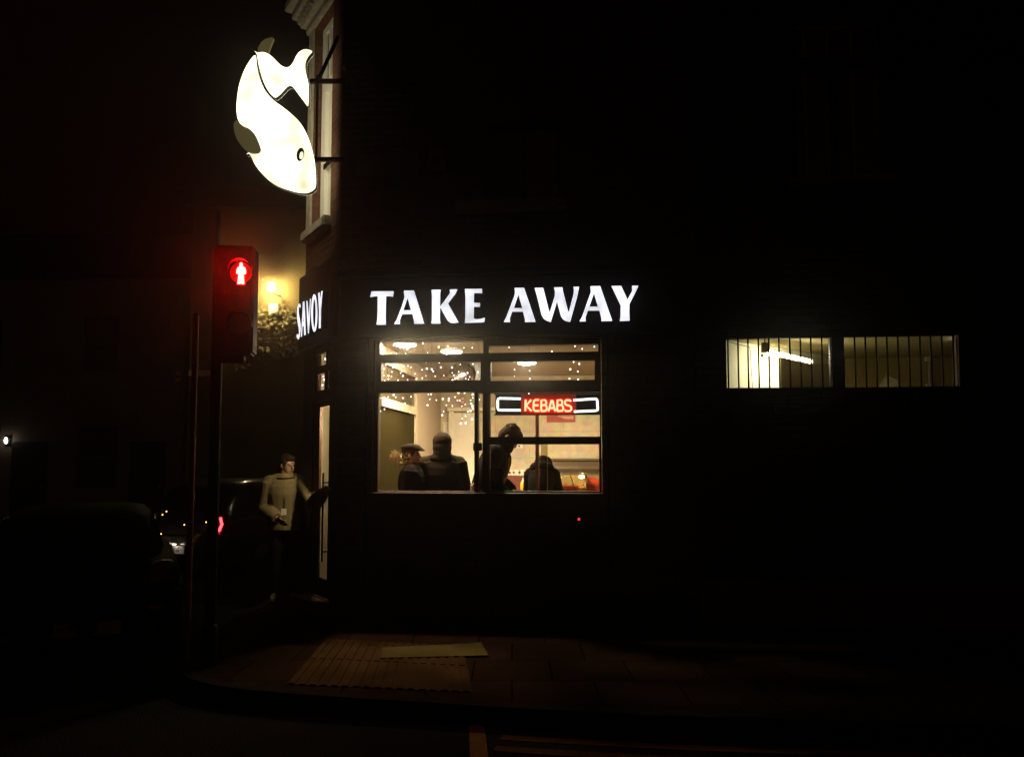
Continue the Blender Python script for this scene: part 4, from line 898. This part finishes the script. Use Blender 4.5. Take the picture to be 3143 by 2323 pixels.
# ================================================================== SIGNAL AND POLES
SP = at_depth(650, 1700, 6.45); SG = Frame(SP.x, SP.y, R(7))
sig = thing('pedestrian_signal', 'black pedestrian signal on a pole showing a lit red standing figure', 'traffic signal', SG, (0, 0, 0))
part('pole', MB().tube([(0, 0, .002), (0, 0, 3.15)], .045, 20).tube([(0, 0, 3.152), (0, 0, 3.18)], [.045, .02], 20), M['blackmetal'], sig, smooth=True)
part('pole_collar', MB().tube([(0, 0, .003), (0, 0, .30), (0, 0, .32)], [.062, .062, .048], 20), M['blackmetal'], sig, smooth=True)
ys = -.13
hx0, hx1 = SG.at(652, 915, ys)[0], SG.at(778, 915, ys)[0]; hz0, hz1 = SG.at(720, 1086, ys)[1], SG.at(720, 752, ys)[1]
hd = part('signal_head', MB().box(hx0, ys, hz0, hx1, ys + .20, hz1), M['blackmetal'], sig, bevel=.018)
K = 3.303
fp = lambda pts, y: [SG.at(500 + a / K, 700 + b / K, y) for a, b in pts]
lc = SG.at(740, 838, ys); lr = .086
part('red_lens', MB().prism(ell(lc[0], lc[1], lr, lr, 32), ys - .012, ys - .002), M['redlens'], hd)
man = [(793 + 19 * cos(a), 370 + 20 * sin(a)) for a in [R(150 + k * 24) for k in range(11)]] + [(815, 390), (834, 400), (845, 432), (843, 465), (828, 472), (820, 464), (821, 480), (827, 568), (798, 570), (792, 552), (786, 569), (754, 567), (763, 482), (765, 462), (758, 470), (742, 460), (745, 428), (756, 400), (772, 391)]
part('red_figure', MB().prism(fp(man, ys - .0135), ys - .0135, ys - .008, mside=1), [M['redman'], M['blackmetal']], hd)
def visor(z, nm='visor'):
    v = MB(); n = 18; R0, R1 = lr + .012, lr + .016
    rg = []
    for k in range(n + 1):
        a = R(-12) + (pi + R(24)) * k / n
        rg.append([(lc[0] + r_ * cos(a), y_, z + r_ * sin(a)) for r_, y_ in ((R0, ys - .001), (R1, ys - .001), (R1, ys - .09 + .04 * (1 - sin(max(0, a)))), (R0, ys - .09 + .04 * (1 - sin(max(0, a)))))])
    part(nm, v.rings(rg), M['blackmetal'], hd, smooth=True)
visor(lc[1])
lz2 = hz0 + .24
part('unlit_lens', MB().prism(ell(lc[0], lz2, lr, lr, 32), ys - .010, ys - .002), M['darkpane'], hd)
visor(lz2)
bk0 = SG.at(690, 1100, -.06); bk1 = SG.at(748, 1088, -.06)
part('mounting_bracket', MB().box(.03, -.06, hz0 - .06, bk1[0], .04, hz0 - .003).box(.03, -.05, hz1 - .16, hx0 + .06, .03, hz1 - .1), M['blackmetal'], sig, bevel=.006)
PP = at_depth(582, 1700, 6.62)
FP = Frame(PP.x, PP.y, 0)
t = thing('sign_post', 'thin reddish metal post standing left of the signal pole', 'post', FP, (0, 0, 0))
ph = 1.6 + (1420 - 965) / FPX * 6.62
part('post', MB().tube([(0, 0, .002), (0, 0, ph)], .024, 16), mat('rusty_brown_paint', (.30, .10, .05), .5, var=.35, scale=20, bump=.2), t, smooth=True)
part('post_cap', MB().tube([(0, 0, ph + .001), (0, 0, ph + .02)], [.026, .012], 16), M['blackmetal'], t, smooth=True)
part('clip', MB().tube([(0, 0, ph - .45), (0, 0, ph - .41)], .029, 16).tube([(0, 0, 1.30), (0, 0, 1.36)], .029, 16), M['greymetal'], t, smooth=True)

# ================================================================== CARS
def rr(hx_, hy_, n=32, e=.45):
    out = []
    for k in range(n):
        a = 2 * pi * (k + .5) / n; c, s = cos(a), sin(a)
        out.append((hx_ * math.copysign(abs(c) ** e, c), hy_ * math.copysign(abs(s) ** e, s)))
    return out
def car(label, x, y, yaw, paint, lit, plate_txt, plate_mat, plate_z, group, tow=False, Ht=1.42, Wd=1.76, plate_w=.52, plate_x=0, cabw=1.0):
    F = Frame(x, y, yaw); g = -.12
    t = thing('parked_car', label, 'car', F, (0, .0, g), group)
    k = Wd / 1.78; hgt = Ht / 1.43
    body = MB(); R_ = []
    for yy, hw_, zb, zt in ((0, .66, .40, .74), (.05, .78, .32, .86), (.18, .85, .27, .94), (.5, .885, .22, .985), (1.2, .89, .20, .985), (2.7, .89, .20, .96), (3.4, .875, .22, .90), (3.9, .82, .26, .80), (4.15, .72, .32, .66), (4.22, .60, .38, .58)):
        cz_ = (zb + zt) / 2; R_.append([(px * k, yy, g + (cz_ + pz) * hgt) for px, pz in rr(hw_, (zt - zb) / 2)])
    body.rings(R_)
    b = part('body', body, paint, t, smooth=True)
    cabst = tuple((z_, a_, b_, h_ * cabw) for z_, a_, b_, h_ in ((.90, .14, 3.05, .80), (1.02, .19, 2.86, .775), (1.18, .30, 2.56, .735), (1.32, .42, 2.25, .68), (1.395, .56, 2.0, .61), (1.43, .85, 1.75, .48)))
    cab = []
    for z, ya, yb_, hw_ in cabst: cab.append([(px * k, (ya + yb_) / 2 + py, g + z * hgt) for px, py in rr(hw_, (yb_ - ya) / 2, e=.36)])
    part('cabin', MB().rings(cab), paint, t, smooth=True)
    def ci(z):
        for (z0, a0, b0, h0), (z1, a1, b1, h1) in zip(cabst, cabst[1:]):
            if z0 <= z <= z1: u = (z - z0) / (z1 - z0); return a0 + (a1 - a0) * u, b0 + (b1 - b0) * u, h0 + (h1 - h0) * u
    zs = [.99, 1.08, 1.18, 1.26, 1.33]
    def strip(f, nm):
        q = []
        for z in zs:
            pa_, pb_, n_ = f(z); q.append([pa_, pb_, pb_ + n_ * .012, pa_ + n_ * .012])
        part(nm, MB().rings([[Vector((v.x * k, v.y, g + v.z * hgt)) for v in r] for r in q]), M['carglass'], t)
    strip(lambda z: (Vector((-ci(z)[2] * .84, ci(z)[0] - .004, z)), Vector((ci(z)[2] * .84, ci(z)[0] - .004, z)), Vector((0, -1, 0))), 'rear_window')
    strip(lambda z: (Vector((-ci(z)[2] * .84, ci(z)[1] + .004, z)), Vector((ci(z)[2] * .84, ci(z)[1] + .004, z)), Vector((0, 1, 0))), 'windscreen')
    for s in (-1, 1):
        for f0, f1 in ((.14, .48), (.51, .84)):
            strip(lambda z: (Vector((s * (ci(z)[2] + .002), ci(z)[0] + (ci(z)[1] - ci(z)[0]) * f0, z)), Vector((s * (ci(z)[2] + .002), ci(z)[0] + (ci(z)[1] - ci(z)[0]) * f1, z)), Vector((s, 0, 0))), 'side_window')
        for yw in (.72, 3.35):
            w = MB(); w.rings([[(s * (.89 * k + dx), yw + r_ * cos(2 * pi * i / 24), g + .315 + r_ * sin(2 * pi * i / 24)) for i in range(24)] for dx, r_ in ((-.20, .27), (-.20, .31), (-.17, .315), (-.03, .315), (.012, .30), (.012, .22))])
            wh = part('wheel', w, M['tyre'], t, smooth=True)
            part('rim', MB().tube([(s * (.89 * k + .004), yw, g + .315), (s * (.89 * k + .022), yw, g + .315)], [.215, .16], 20), M['rim'], wh, smooth=True)
        tl = MB(); prof = [(.60, .74), (.72, .71), (.80, .74), (.80, .92), (.70, .93), (.62, .90)]
        tl.prism([(s * a * k, g + c * hgt) for a, c in prof], -.015, .16)
        tq = part('tail_light', tl, M['darkred'], t, bevel=.008)
        if lit:
            arc = [(.665, .89), (.755, .915), (.785, .82), (.735, .725)]
            part('lamp_strip', MB().tube([(s * a * k, -.022, g + c * hgt) for a, c in arc[1:]], .019, 8), M['tail'], tq, smooth=True)
            part('reflector', MB().box(s * .70 * k - .05, -.022, g + .685 * hgt, s * .70 * k + .05, -.01, g + .705 * hgt), M['taildim'], tq)  # reflector made to glow by itself in place of returned light
        part('bumper_reflector', MB().box(s * .66 * k - .05, -.052, g + .47 * hgt, s * .66 * k + .05, -.03, g + .50 * hgt), M['redplastic'], t)
    bp = []
    for px in (-.86, -.70, -.3, .3, .70, .86):
        o_ = -.045 + (abs(px) > .8) * .10 + (abs(px) == .70) * .015
        bp.append([(px * k, o_ + d, g + z * hgt) for d, z in ((.0, .34), (-.005, .50), (.015, .62), (.25, .62), (.25, .30), (.03, .30))])
    part('rear_bumper', MB().rings(bp), paint, t, smooth=True)
    pz = plate_z
    pt = part('number_plate', MB().box(plate_x - plate_w / 2, -.068, g + pz - .056, plate_x + plate_w / 2, -.052, g + pz + .056), plate_mat, t, bevel=.003)
    if plate_txt:
        me = text_mesh(plate_txt, .095, .001); me.materials.append(M['ink']); me.name = 'plate_characters'
        o = bpy.data.objects.new('plate_characters', me); COL.objects.link(o); o.parent = pt
        o.location = Vector((plate_x, -.070, pz)); o.rotation_euler = (pi / 2, 0, 0)
    if lit:
        part('plate_lamp', MB().box(plate_x + .10, -.135, g + pz + .085, plate_x + .15, -.115, g + pz + .092), M['plate_lamp'], t)
        part('plate_lamp', MB().box(plate_x - .15, -.135, g + pz + .085, plate_x - .10, -.115, g + pz + .092), M['plate_lamp'], t)
    if tow:
        part('tow_ball', MB().ball((plate_x, -.14, g + pz + .035), (.085, .05, .085), 16).tube([(0, -.12, g + pz + .04), (0, .1, g + pz + .06)], .03, 8), M['blackmetal'], t, smooth=True)
    part('exhaust', MB().tube([(-.5 * k, -.03, g + .24), (-.5 * k, .3, g + .26)], .032, 10), M['steel'], t, smooth=True)
    return t
c1 = at_depth(220, 1930, 6.95)
car('black car standing in the foreground at the left with a dull red plate', c1.x, c1.y, R(25), M['carpaint'], False, '', M['dimplate'], c1.z + .12, 'cars in the side street', tow=True, Ht=1.30, plate_x=.12, cabw=.92)
c2 = at_depth(552, 1686, 11.9)
car2 = car('dark car with a lit red tail light and lamp lit white number plate', c2.x, c2.y, -R(24), M['carpaint2'], True, 'FZA 008', M['plate'], c2.z + .12, 'cars in the side street', Ht=1.46, Wd=1.86, plate_x=-.11)
# added glowing beads and wire for amber glints by second car's rear window
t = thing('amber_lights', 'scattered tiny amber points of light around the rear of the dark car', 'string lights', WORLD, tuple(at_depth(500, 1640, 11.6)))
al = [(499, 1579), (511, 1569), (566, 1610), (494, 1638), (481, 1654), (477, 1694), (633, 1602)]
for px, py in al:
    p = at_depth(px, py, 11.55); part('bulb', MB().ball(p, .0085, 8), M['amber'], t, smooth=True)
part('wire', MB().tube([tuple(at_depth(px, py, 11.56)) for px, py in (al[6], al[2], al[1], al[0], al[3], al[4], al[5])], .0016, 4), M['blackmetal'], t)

# ================================================================== PEOPLE
def person(label, frame, base, yaw, h, lean=0, head_yaw=0, head_pitch=0, arms=None, top='coatdark', legs='trousers', shoes='blackshoe',
           hairm='hair', headwear=None, fur=False, feet=None, ponytail=False, loose=.025, hem=.80, extras=None, skinm='skin', broad=1.0):
    t = thing('person', label, 'person', frame, base); k = h / 1.7; LE = R(lean)
    t.matrix_world = frame.m @ Matrix.Translation(Vector(base)) @ Matrix.Rotation(yaw, 4, 'Z') @ Matrix.Scale(k, 4); BASE[t.name] = Vector((0, 0, 0))
    def bl(z): u = max(0, min(1, (z - .84) / .30)); return LE * u * u * (3 - 2 * u)
    cen = {}
    zz = .84; c = Vector((0, 0, .84)); table = [(.84, c.copy())]
    while zz < 1.75: a = bl(zz); c = c + Vector((0, -sin(a), cos(a))) * .01; zz += .01; table.append((zz, c.copy()))
    def ctr(z):
        if z <= .84: return Vector((0, 0, z))
        i = min(len(table) - 2, int((z - .84) / .01)); u = (z - table[i][0]) / .01; return table[i][1].lerp(table[i + 1][1], u)
    def T(x, y, z): return ctr(z) + Matrix.Rotation(bl(z), 3, 'X') @ Vector((x, y, 0))
    def ring(z, rx, ry, yo=0, n=20): return [T(rx * cos(2 * pi * i / n), yo + ry * sin(2 * pi * i / n), z) for i in range(n)]
    TOR = [(.80, .13, .09), (.86, .165, .115), (.94, .165, .115), (1.02, .145, .105), (1.12, .150, .108), (1.24, .168, .118), (1.33, .172, .108), (1.39, .150, .088), (1.43, .085, .065), (1.46, .058, .058), (1.53, .054, .056)]
    TOR = [(z, rx * (broad if z > 1.0 else 1), ry) for z, rx, ry in TOR]
    # head frame
    nk = T(0, 0, 1.475)
    HR = Matrix.Rotation(bl(1.5) , 3, 'X') @ Matrix.Rotation(R(head_yaw), 3, 'Z') @ Matrix.Rotation(R(head_pitch), 3, 'X')
    def Hd(x, y, z): return nk + HR @ Vector((x, y, z - 1.475))
    body = MB(); body.rings([ring(z, rx, ry) for z, rx, ry in TOR])
    body.tube([T(0, .005, 1.42), Hd(0, .0, 1.50), Hd(0, -.005, 1.55)], [.058, .053, .05], 14)
    body.ball(Hd(0, .012, 1.605), (.075, .094, .098), 20, HR); body.ball(Hd(0, -.035, 1.555), (.060, .062, .078), 18, HR)
    body.ball(Hd(0, -.066, 1.502), (.034, .030, .026), 12, HR); body.ball(Hd(0, -.103, 1.558), (.014, .020, .018), 10, HR)
    body.tube([Hd(0, -.082, 1.605), Hd(0, -.097, 1.580), Hd(0, -.112, 1.560)], [.010, .012, .013], 8); body.ball(Hd(0, -.070, 1.612), (.055, .022, .012), 12, HR)
    for s in (-1, 1): body.ball(Hd(s * .077, .008, 1.572), (.010, .020, .031), 10, HR)
    body.ball(Hd(0, -.092, 1.526), (.024, .012, .007), 10, HR)
    A = {}
    arms = arms or {}
    for s in (-1, 1):
        sh = T(s * .175 * broad, 0, 1.375)
        el, wr_, pn = arms.get(s, (None, None, None))
        el = Vector(el) if el else T(s * .235 * broad, .02, 1.10); wr_ = Vector(wr_) if wr_ else T(s * .225 * broad, -.06, .87)
        A[s] = (sh, el, wr_)
        body.tube([sh, sh.lerp(el, .5), el, el.lerp(wr_, .4), wr_], [.052, .046, .038, .038, .026], 12); body.ball(sh, .056, 12)
        d = (wr_ - el).normalized(); n_ = Vector(pn) if pn else Vector((-s, 0, 0)); n_ = (n_ - d * n_.dot(d)).normalized(); sv_ = d.cross(n_)
        RM = Matrix((sv_, n_, d)).transposed()
        body.ball(wr_ + d * .05, (.041, .017, .055), 12, RM)
        th = -s if True else s
        for i, ln in enumerate((.064, .074, .069, .054)):
            b0_ = wr_ + d * .088 + sv_ * ((i - 1.5) * .0205 * th * -1)
            p1 = b0_ + d * ln * .5 + n_ * .006; p2 = p1 + d * ln * .33 + n_ * .016; p3 = p2 + d * ln * .16 + n_ * .020
            body.tube([b0_ - d * .02, b0_, p1, p2, p3], [.0100, .0098, .0090, .0085, .0070], 8)
        b0_ = wr_ + d * .025 + sv_ * (.032 * th); p1 = b0_ + (d * .7 + sv_ * th * .6 + n_ * .3).normalized() * .034; p2 = p1 + (d * .9 + sv_ * th * .25 + n_ * .35).normalized() * .030
        body.tube([b0_ - d * .012, b0_, p1, p2], [.013, .013, .0105, .0085], 8)
    feet = feet or {-1: (-.10, .0), 1: (.10, .0)}
    LG = {}
    for s in (-1, 1):
        fx, fy = feet[s]; hip = Vector((s * .092, 0, .86)); an = Vector((fx, fy, .085)); kn = hip.lerp(an, .5) + Vector((s * .008, -.03, 0))
        LG[s] = (hip, kn, an)
        body.tube([hip, hip.lerp(kn, .5), kn, kn.lerp(an, .35), an], [.088, .074, .054, .053, .036], 14)
        body.ball(an + Vector((s * .012, -.06, -.045)), (.040, .115, .036), 14); body.ball(hip, .086, 12)
    skin_part('body', body, .0075, M[skinm], t, 2)
    # clothing
    ct = MB(); L_ = loose
    lo = [r_ for r_ in TOR if r_[0] >= hem - .001 and r_[0] < 1.45]
    rg = [ring(hem - .02, .165 + L_ * .8, .118 + L_)] + [ring(z, rx + L_, ry + L_) for z, rx, ry in lo]
    rg[-1] = ring(1.425, .108 + L_ * .8, .080 + L_ * .6); rg.append(ring(1.455, .080 + L_ * .5, .074 + L_ * .4)); rg.append(ring(1.485, .062 + L_ * .2, .065 + L_ * .2))
    ct.rings(rg)
    for s in (-1, 1):
        sh, el, wr_ = A[s]
        ct.tube([sh + (sh - el) * .02, sh.lerp(el, .5), el, el.lerp(wr_, .5), el.lerp(wr_, .93)], [.056 + L_, .050 + L_ * .9, .044 + L_, .042 + L_, .036 + L_ * .6], 14); ct.ball(sh, .052 + L_ * .8, 14); ct.tube([T(s * .06, .0, 1.42), T(s * .12, .0, 1.40), sh], [.05 + L_ * .5, .05 + L_ * .6, .048 + L_ * .7], 12)
    skin_part('top', ct, .010, M[top], t, 2)
    tr2 = MB(); tr2.rings([ring(.80, .15, .11), ring(.86, .18, .128), ring(.97, .172, .125)])
    for s in (-1, 1):
        hip, kn, an = LG[s]; tr2.tube([hip, hip.lerp(kn, .5), kn, kn.lerp(an, .5), an + Vector((0, .01, -.02))], [.100, .088, .070, .066, .060], 14); tr2.ball(hip, .10, 12)
    skin_part('trousers', tr2, .012, M[legs], t, 2)
    for s in (-1, 1):
        an = LG[s][2]; sh_ = MB(); sh_.ball(an + Vector((s * .012, -.062, -.043)), (.047, .128, .042), 16); sh_.ball(an + Vector((0, 0, -.02)), (.045, .052, .055), 12)
        sh_.rings([[(an.x + s * .012 + q[0], an.y - .062 + q[1], z) for q in rr(.047, .128, 20, .8)] for z in (.002, .022)])
        skin_part('shoe', sh_, .008, M[shoes], t, 1)
    # head things
    for s in (-1, 1): part('eye', MB().ball(Hd(s * .031, -.087, 1.585), (.012, .008, .007), 8, HR), M['ink'], t, smooth=True)
    part('lips', MB().ball(Hd(0, -.101, 1.526), (.021, .006, .0055), 8, HR), M['darkred'], t, smooth=True)
    hr = MB()
    hr.ball(Hd(0, .022, 1.622), (.083, .099, .098), 20, HR); hr.ball(Hd(0, .05, 1.575), (.076, .072, .085), 16, HR)
    hr.ball(Hd(0, -.036, 1.672), (.066, .058, .034), 14, HR)
    for s in (-1, 1): hr.ball(Hd(s * .066, -.015, 1.610), (.018, .035, .045), 10, HR)
    if ponytail:
        hr.ball(Hd(0, .135, 1.60), (.035, .045, .04), 12, HR); hr.tube([Hd(0, .14, 1.60), Hd(0, .165, 1.53), Hd(0, .15, 1.43)], [.03, .032, .012], 10)
    if headwear == 'tousled':
        random.seed(2)
        for i in range(30):
            a_ = random.uniform(0, 2 * pi); e_ = random.uniform(.1, 1.2); d_ = Vector((cos(a_) * cos(e_) * .085, .02 + sin(a_) * cos(e_) * .095, sin(e_) * .088))
            hr.ball(Hd(d_.x, d_.y, 1.63 + d_.z), random.uniform(.010, .016), 8)
    if headwear not in ('hood', 'beanie'): skin_part('hair', hr, .008, M[hairm], t, 1)
    if headwear == 'flatcap':
        fc = MB(); fc.ball(Hd(0, .012, 1.672), (.098, .128, .050), 20, HR); fc.ball(Hd(0, -.045, 1.655), (.088, .095, .030), 18, HR); fc.ball(Hd(0, -.125, 1.636), (.070, .045, .010), 16, HR); fc.ball(Hd(0, .05, 1.635), (.090, .085, .03), 16, HR)
        skin_part('flat_cap', fc, .008, M['coatbrown'], t, 2)
    if headwear == 'beanie':
        bn = MB(); bn.ball(Hd(0, .012, 1.625), (.113, .122, .112), 20, HR); bn.ball(Hd(0, .03, 1.555), (.112, .11, .10), 18, HR); bn.ball(Hd(0, .045, 1.49), (.105, .095, .09), 16, HR)
        bn.ball(Hd(0, .03, 1.43), (.15, .11, .075), 16, HR)
        skin_part('hood', bn, .009, M[top], t, 10)
    if headwear == 'hood':
        hd2 = MB(); hd2.ball(Hd(0, .01, 1.62), (.105, .120, .110), 20, HR); hd2.ball(Hd(0, .04, 1.52), (.115, .11, .11), 18, HR); hd2.ball(T(0, .06, 1.42), (.15, .10, .08), 16)
        skin_part('hood', hd2, .010, M[top], t, 8)
    if fur:
        random.seed(9); fu = MB()
        for i in range(700):
            a_ = random.uniform(-.35, pi + .35); c_ = T(.125 * cos(a_) + random.gauss(0, .022), .075 + .13 * sin(a_) + random.gauss(0, .022), 1.47 + .07 * max(0, sin(a_)) + random.gauss(.02, .035))
            d_ = Vector((cos(a_) + random.gauss(0, .5), sin(a_) + random.gauss(0, .5), random.gauss(.4, .6))).normalized() * random.uniform(.03, .065); n_ = d_.cross(Vector((.3, .2, 1))).normalized() * .006; m_ = d_.cross(n_).normalized() * .006
            fu.add([c_ + n_, c_ - n_, c_ + m_, c_ + d_], [(0, 1, 3), (1, 2, 3), (2, 0, 3), (0, 2, 1)])
        part('fur_collar', fu, M['fur'], t)
    if extras: extras(t, T, Hd, HR, A)
    return t
def loc_of(F, base, yaw, k, wp):                  # world point -> person's own units
    m = (F.m @ Matrix.Translation(Vector(base)) @ Matrix.Rotation(yaw, 4, 'Z') @ Matrix.Scale(k, 4)).inverted(); return m @ wp
# --- the woman at the corner door
gb = on_ground(872, 1840, 0.0); FW = Frame(gb.x, gb.y, 0); yw = R(8); hh = 1.69
hand = FC.w(cx(1001, 1505, -.09), -.10, cz(1001, 1505, -.09))
hl = loc_of(FW, (0, 0, 0), yw, hh / 1.7, hand)
elw = loc_of(FW, (0, 0, 0), yw, hh / 1.7, at_depth(964, 1545, gb.y - .40))
le = loc_of(FW, (0, 0, 0), yw, hh / 1.7, at_depth(814, 1562, gb.y - .02)); lw = loc_of(FW, (0, 0, 0), yw, hh / 1.7, at_depth(852, 1592, gb.y - .22))
def lanyard(t, T, Hd, HR, A):
    w = MB()
    w.tube([T(-.055, -.075, 1.43), T(-.045, -.135, 1.36), T(-.01, -.155, 1.20), T(0, -.160, 1.08)], .0075, 6); w.tube([T(.055, -.075, 1.43), T(.045, -.135, 1.36), T(.01, -.155, 1.20), T(0, -.160, 1.08)], .0075, 6)
    part('lanyard', w, M['ink'], t)
    part('badge', MB().rings([[T(x, -.165 - d, z) for x, d in ((-.03, 0), (.03, 0), (.03, .006), (-.03, .006))] for z in (1.00, 1.075)]), M['paper'], t)
    cl = MB(); n = 16
    cl.rings([[T((.082 + q) * cos(2 * pi * i / n), .0 + (.085 + q) * sin(2 * pi * i / n) - .01, z) for i in range(n)] for z, q in ((1.425, .035), (1.435, .05), (1.475, .012), (1.485, .0), (1.47, -.008), (1.43, .0))])
    part('collar', cl, M['sweater'], t, smooth=True)
    g = MB()
    for s in (-1, 1):
        g.tube([Hd(s * .031 + .022 * cos(2 * pi * i / 14), -.100, 1.585 + .018 * sin(2 * pi * i / 14)) for i in range(15)], .002, 5); g.tube([Hd(s * .053, -.10, 1.59), Hd(s * .08, .0, 1.59)], .002, 5)
    g.tube([Hd(-.009, -.104, 1.588), Hd(.009, -.104, 1.588)], .002, 5)
    part('glasses', g, M['ink'], t)
person('person in a grey fleece with lanyard and badge holding the corner door open', FW, (0, 0, 0), yw, hh, head_yaw=44, head_pitch=8, broad=1.10,
       arms={1: (tuple(elw), tuple(hl - (hl - elw).normalized() * .10), (0, 1, 0)), -1: (tuple(le), tuple(lw), (1, 0, 0))}, top='sweater', shoes='shoe', hairm='hair', ponytail=True, loose=.047, hem=.84, feet={-1: (-.10, .0), 1: (.09, .08)}, extras=lanyard)
# --- customers inside
def inb(px, y): return (ax(px, 1400, y), y, FLZ)
def tall(t, T, Hd, HR, A):
    cl = MB(); n = 16
    cl.rings([[T((.085 + q) * cos(2 * pi * i / n), -.012 + (.09 + q) * sin(2 * pi * i / n), z + .03 * max(0, -sin(2 * pi * i / n))) for i in range(n)] for z, q in ((1.40, .02), (1.44, .025), (1.50, .022), (1.505, .012), (1.44, .005))])
    part('collar', cl, M['coatdark'], t, smooth=True)
    st_ = MB().tube([T(-.09, -.112, 1.38), T(-.105, -.148, 1.25), T(-.10, -.142, 1.05), T(-.10, -.148, .90)], [.030, .035, .035, .03], 8)
    part('lining', st_, M['olivelining'], t, smooth=True)
b1 = inb(1264, .80)
person('person in a flat cap with a pale fur collar, facing right inside the window', FA, b1, R(96), 1.60, top='coatdark', headwear='flatcap', fur=True, loose=.05, hem=.60, head_yaw=-8)
b2 = inb(1357, .95)
person('person in a dark hood and coat seen from behind, right of the flat cap', FA, b2, R(180), 1.72, top='coatbrown', headwear='beanie', loose=.045, hem=.62, broad=1.10, head_yaw=12)
b3 = inb(1488, .56)
person('tall person in a dark jacket with tousled brown hair looking down to the right', FA, b3, R(86), 1.88, lean=21, head_pitch=26, top='coatdark', hairm='brownhair', headwear='tousled', loose=.045, hem=.70, broad=1.2,
       arms={-1: ((-.22, -.04, 1.09), (-.17, -.26, .96), (1, 0, 0)), 1: ((.22, -.06, 1.09), (.16, -.27, .97), (-1, 0, 0))}, extras=tall)
b4 = inb(1655, .85)
person('person in a black coat stooping over the counter, head hidden below the shoulders', FA, b4, R(176), 1.66, lean=37, head_pitch=62, top='coatdark', headwear='hood', loose=.025, hem=.66, broad=.78,
       arms={-1: ((-.19, -.36, .98), (-.10, -.56, .96), (0, 0, -1)), 1: ((.19, -.36, .98), (.10, -.56, .96), (0, 0, -1))})
b5 = (ax(1850, 1470, 3.3), 3.3, FLZ)
person('person in a red top bending down behind the food cabinet at the right', FA, b5, R(-35), 1.60, lean=66, head_pitch=10, top='redtop', headwear=None, loose=.02,
       arms={-1: ((-.26, -.36, 1.02), (-.16, -.46, 1.0), (0, 0, -1)), 1: ((.26, -.36, 1.02), (.16, -.46, 1.0), (0, 0, -1))})

# ================================================================== GLOW HAZE, SKY
hz = bpy.data.materials.new('night_air'); hz.use_nodes = True
nt = hz.node_tree; nt.nodes.remove(nt.nodes['Principled BSDF'])
pv = nt.nodes.new('ShaderNodeVolumePrincipled'); pv.inputs['Color'].default_value = (.95, .92, .85, 1); pv.inputs['Density'].default_value = HAZE; pv.inputs['Anisotropy'].default_value = .94
nt.links.new(pv.outputs[0], nt.nodes['Material Output'].inputs['Volume'])
struct('haze', MB().box(-G - 4, -G - 4, -1.4, G + 4, G + 4, 10.5), hz, kind='stuff')  # thin haze added to imitate the lens glow around the lamps
hz.cycles.homogeneous_volume = True if hasattr(hz.cycles, 'homogeneous_volume') else False
wd = bpy.data.worlds.new('World'); SC.world = wd; wd.use_nodes = True
nt = wd.node_tree; bg = nt.nodes['Background']
sky = nt.nodes.new('ShaderNodeTexSky'); sky.sky_type = 'NISHITA'; sky.sun_disc = False; sky.sun_elevation = R(-4); sky.sun_rotation = R(150)
tint = nt.nodes.new('ShaderNodeMix'); tint.data_type = 'RGBA'; tint.blend_type = 'MULTIPLY'; tint.inputs['Factor'].default_value = 1; tint.inputs['B'].default_value = (1.0, .30, .12, 1)
nt.links.new(sky.outputs[0], tint.inputs['A']); nt.links.new(tint.outputs['Result'], bg.inputs['Color']); bg.inputs['Strength'].default_value = SKY
SC.view_settings.view_transform = 'Standard'; SC.view_settings.look = 'None'; SC.view_settings.exposure = 0; SC.view_settings.gamma = 1; SC.view_settings.use_curve_mapping = False
SC.render.engine = 'CYCLES'
cy = SC.cycles
cy.use_denoising = True; cy.max_bounces = 8; cy.diffuse_bounces = 4; cy.glossy_bounces = 3; cy.transparent_max_bounces = 16; cy.volume_bounces = 0
cy.sample_clamp_indirect = 4; cy.sample_clamp_direct = 0; cy.caustics_reflective = False; cy.caustics_refractive = False; cy.use_light_tree = True
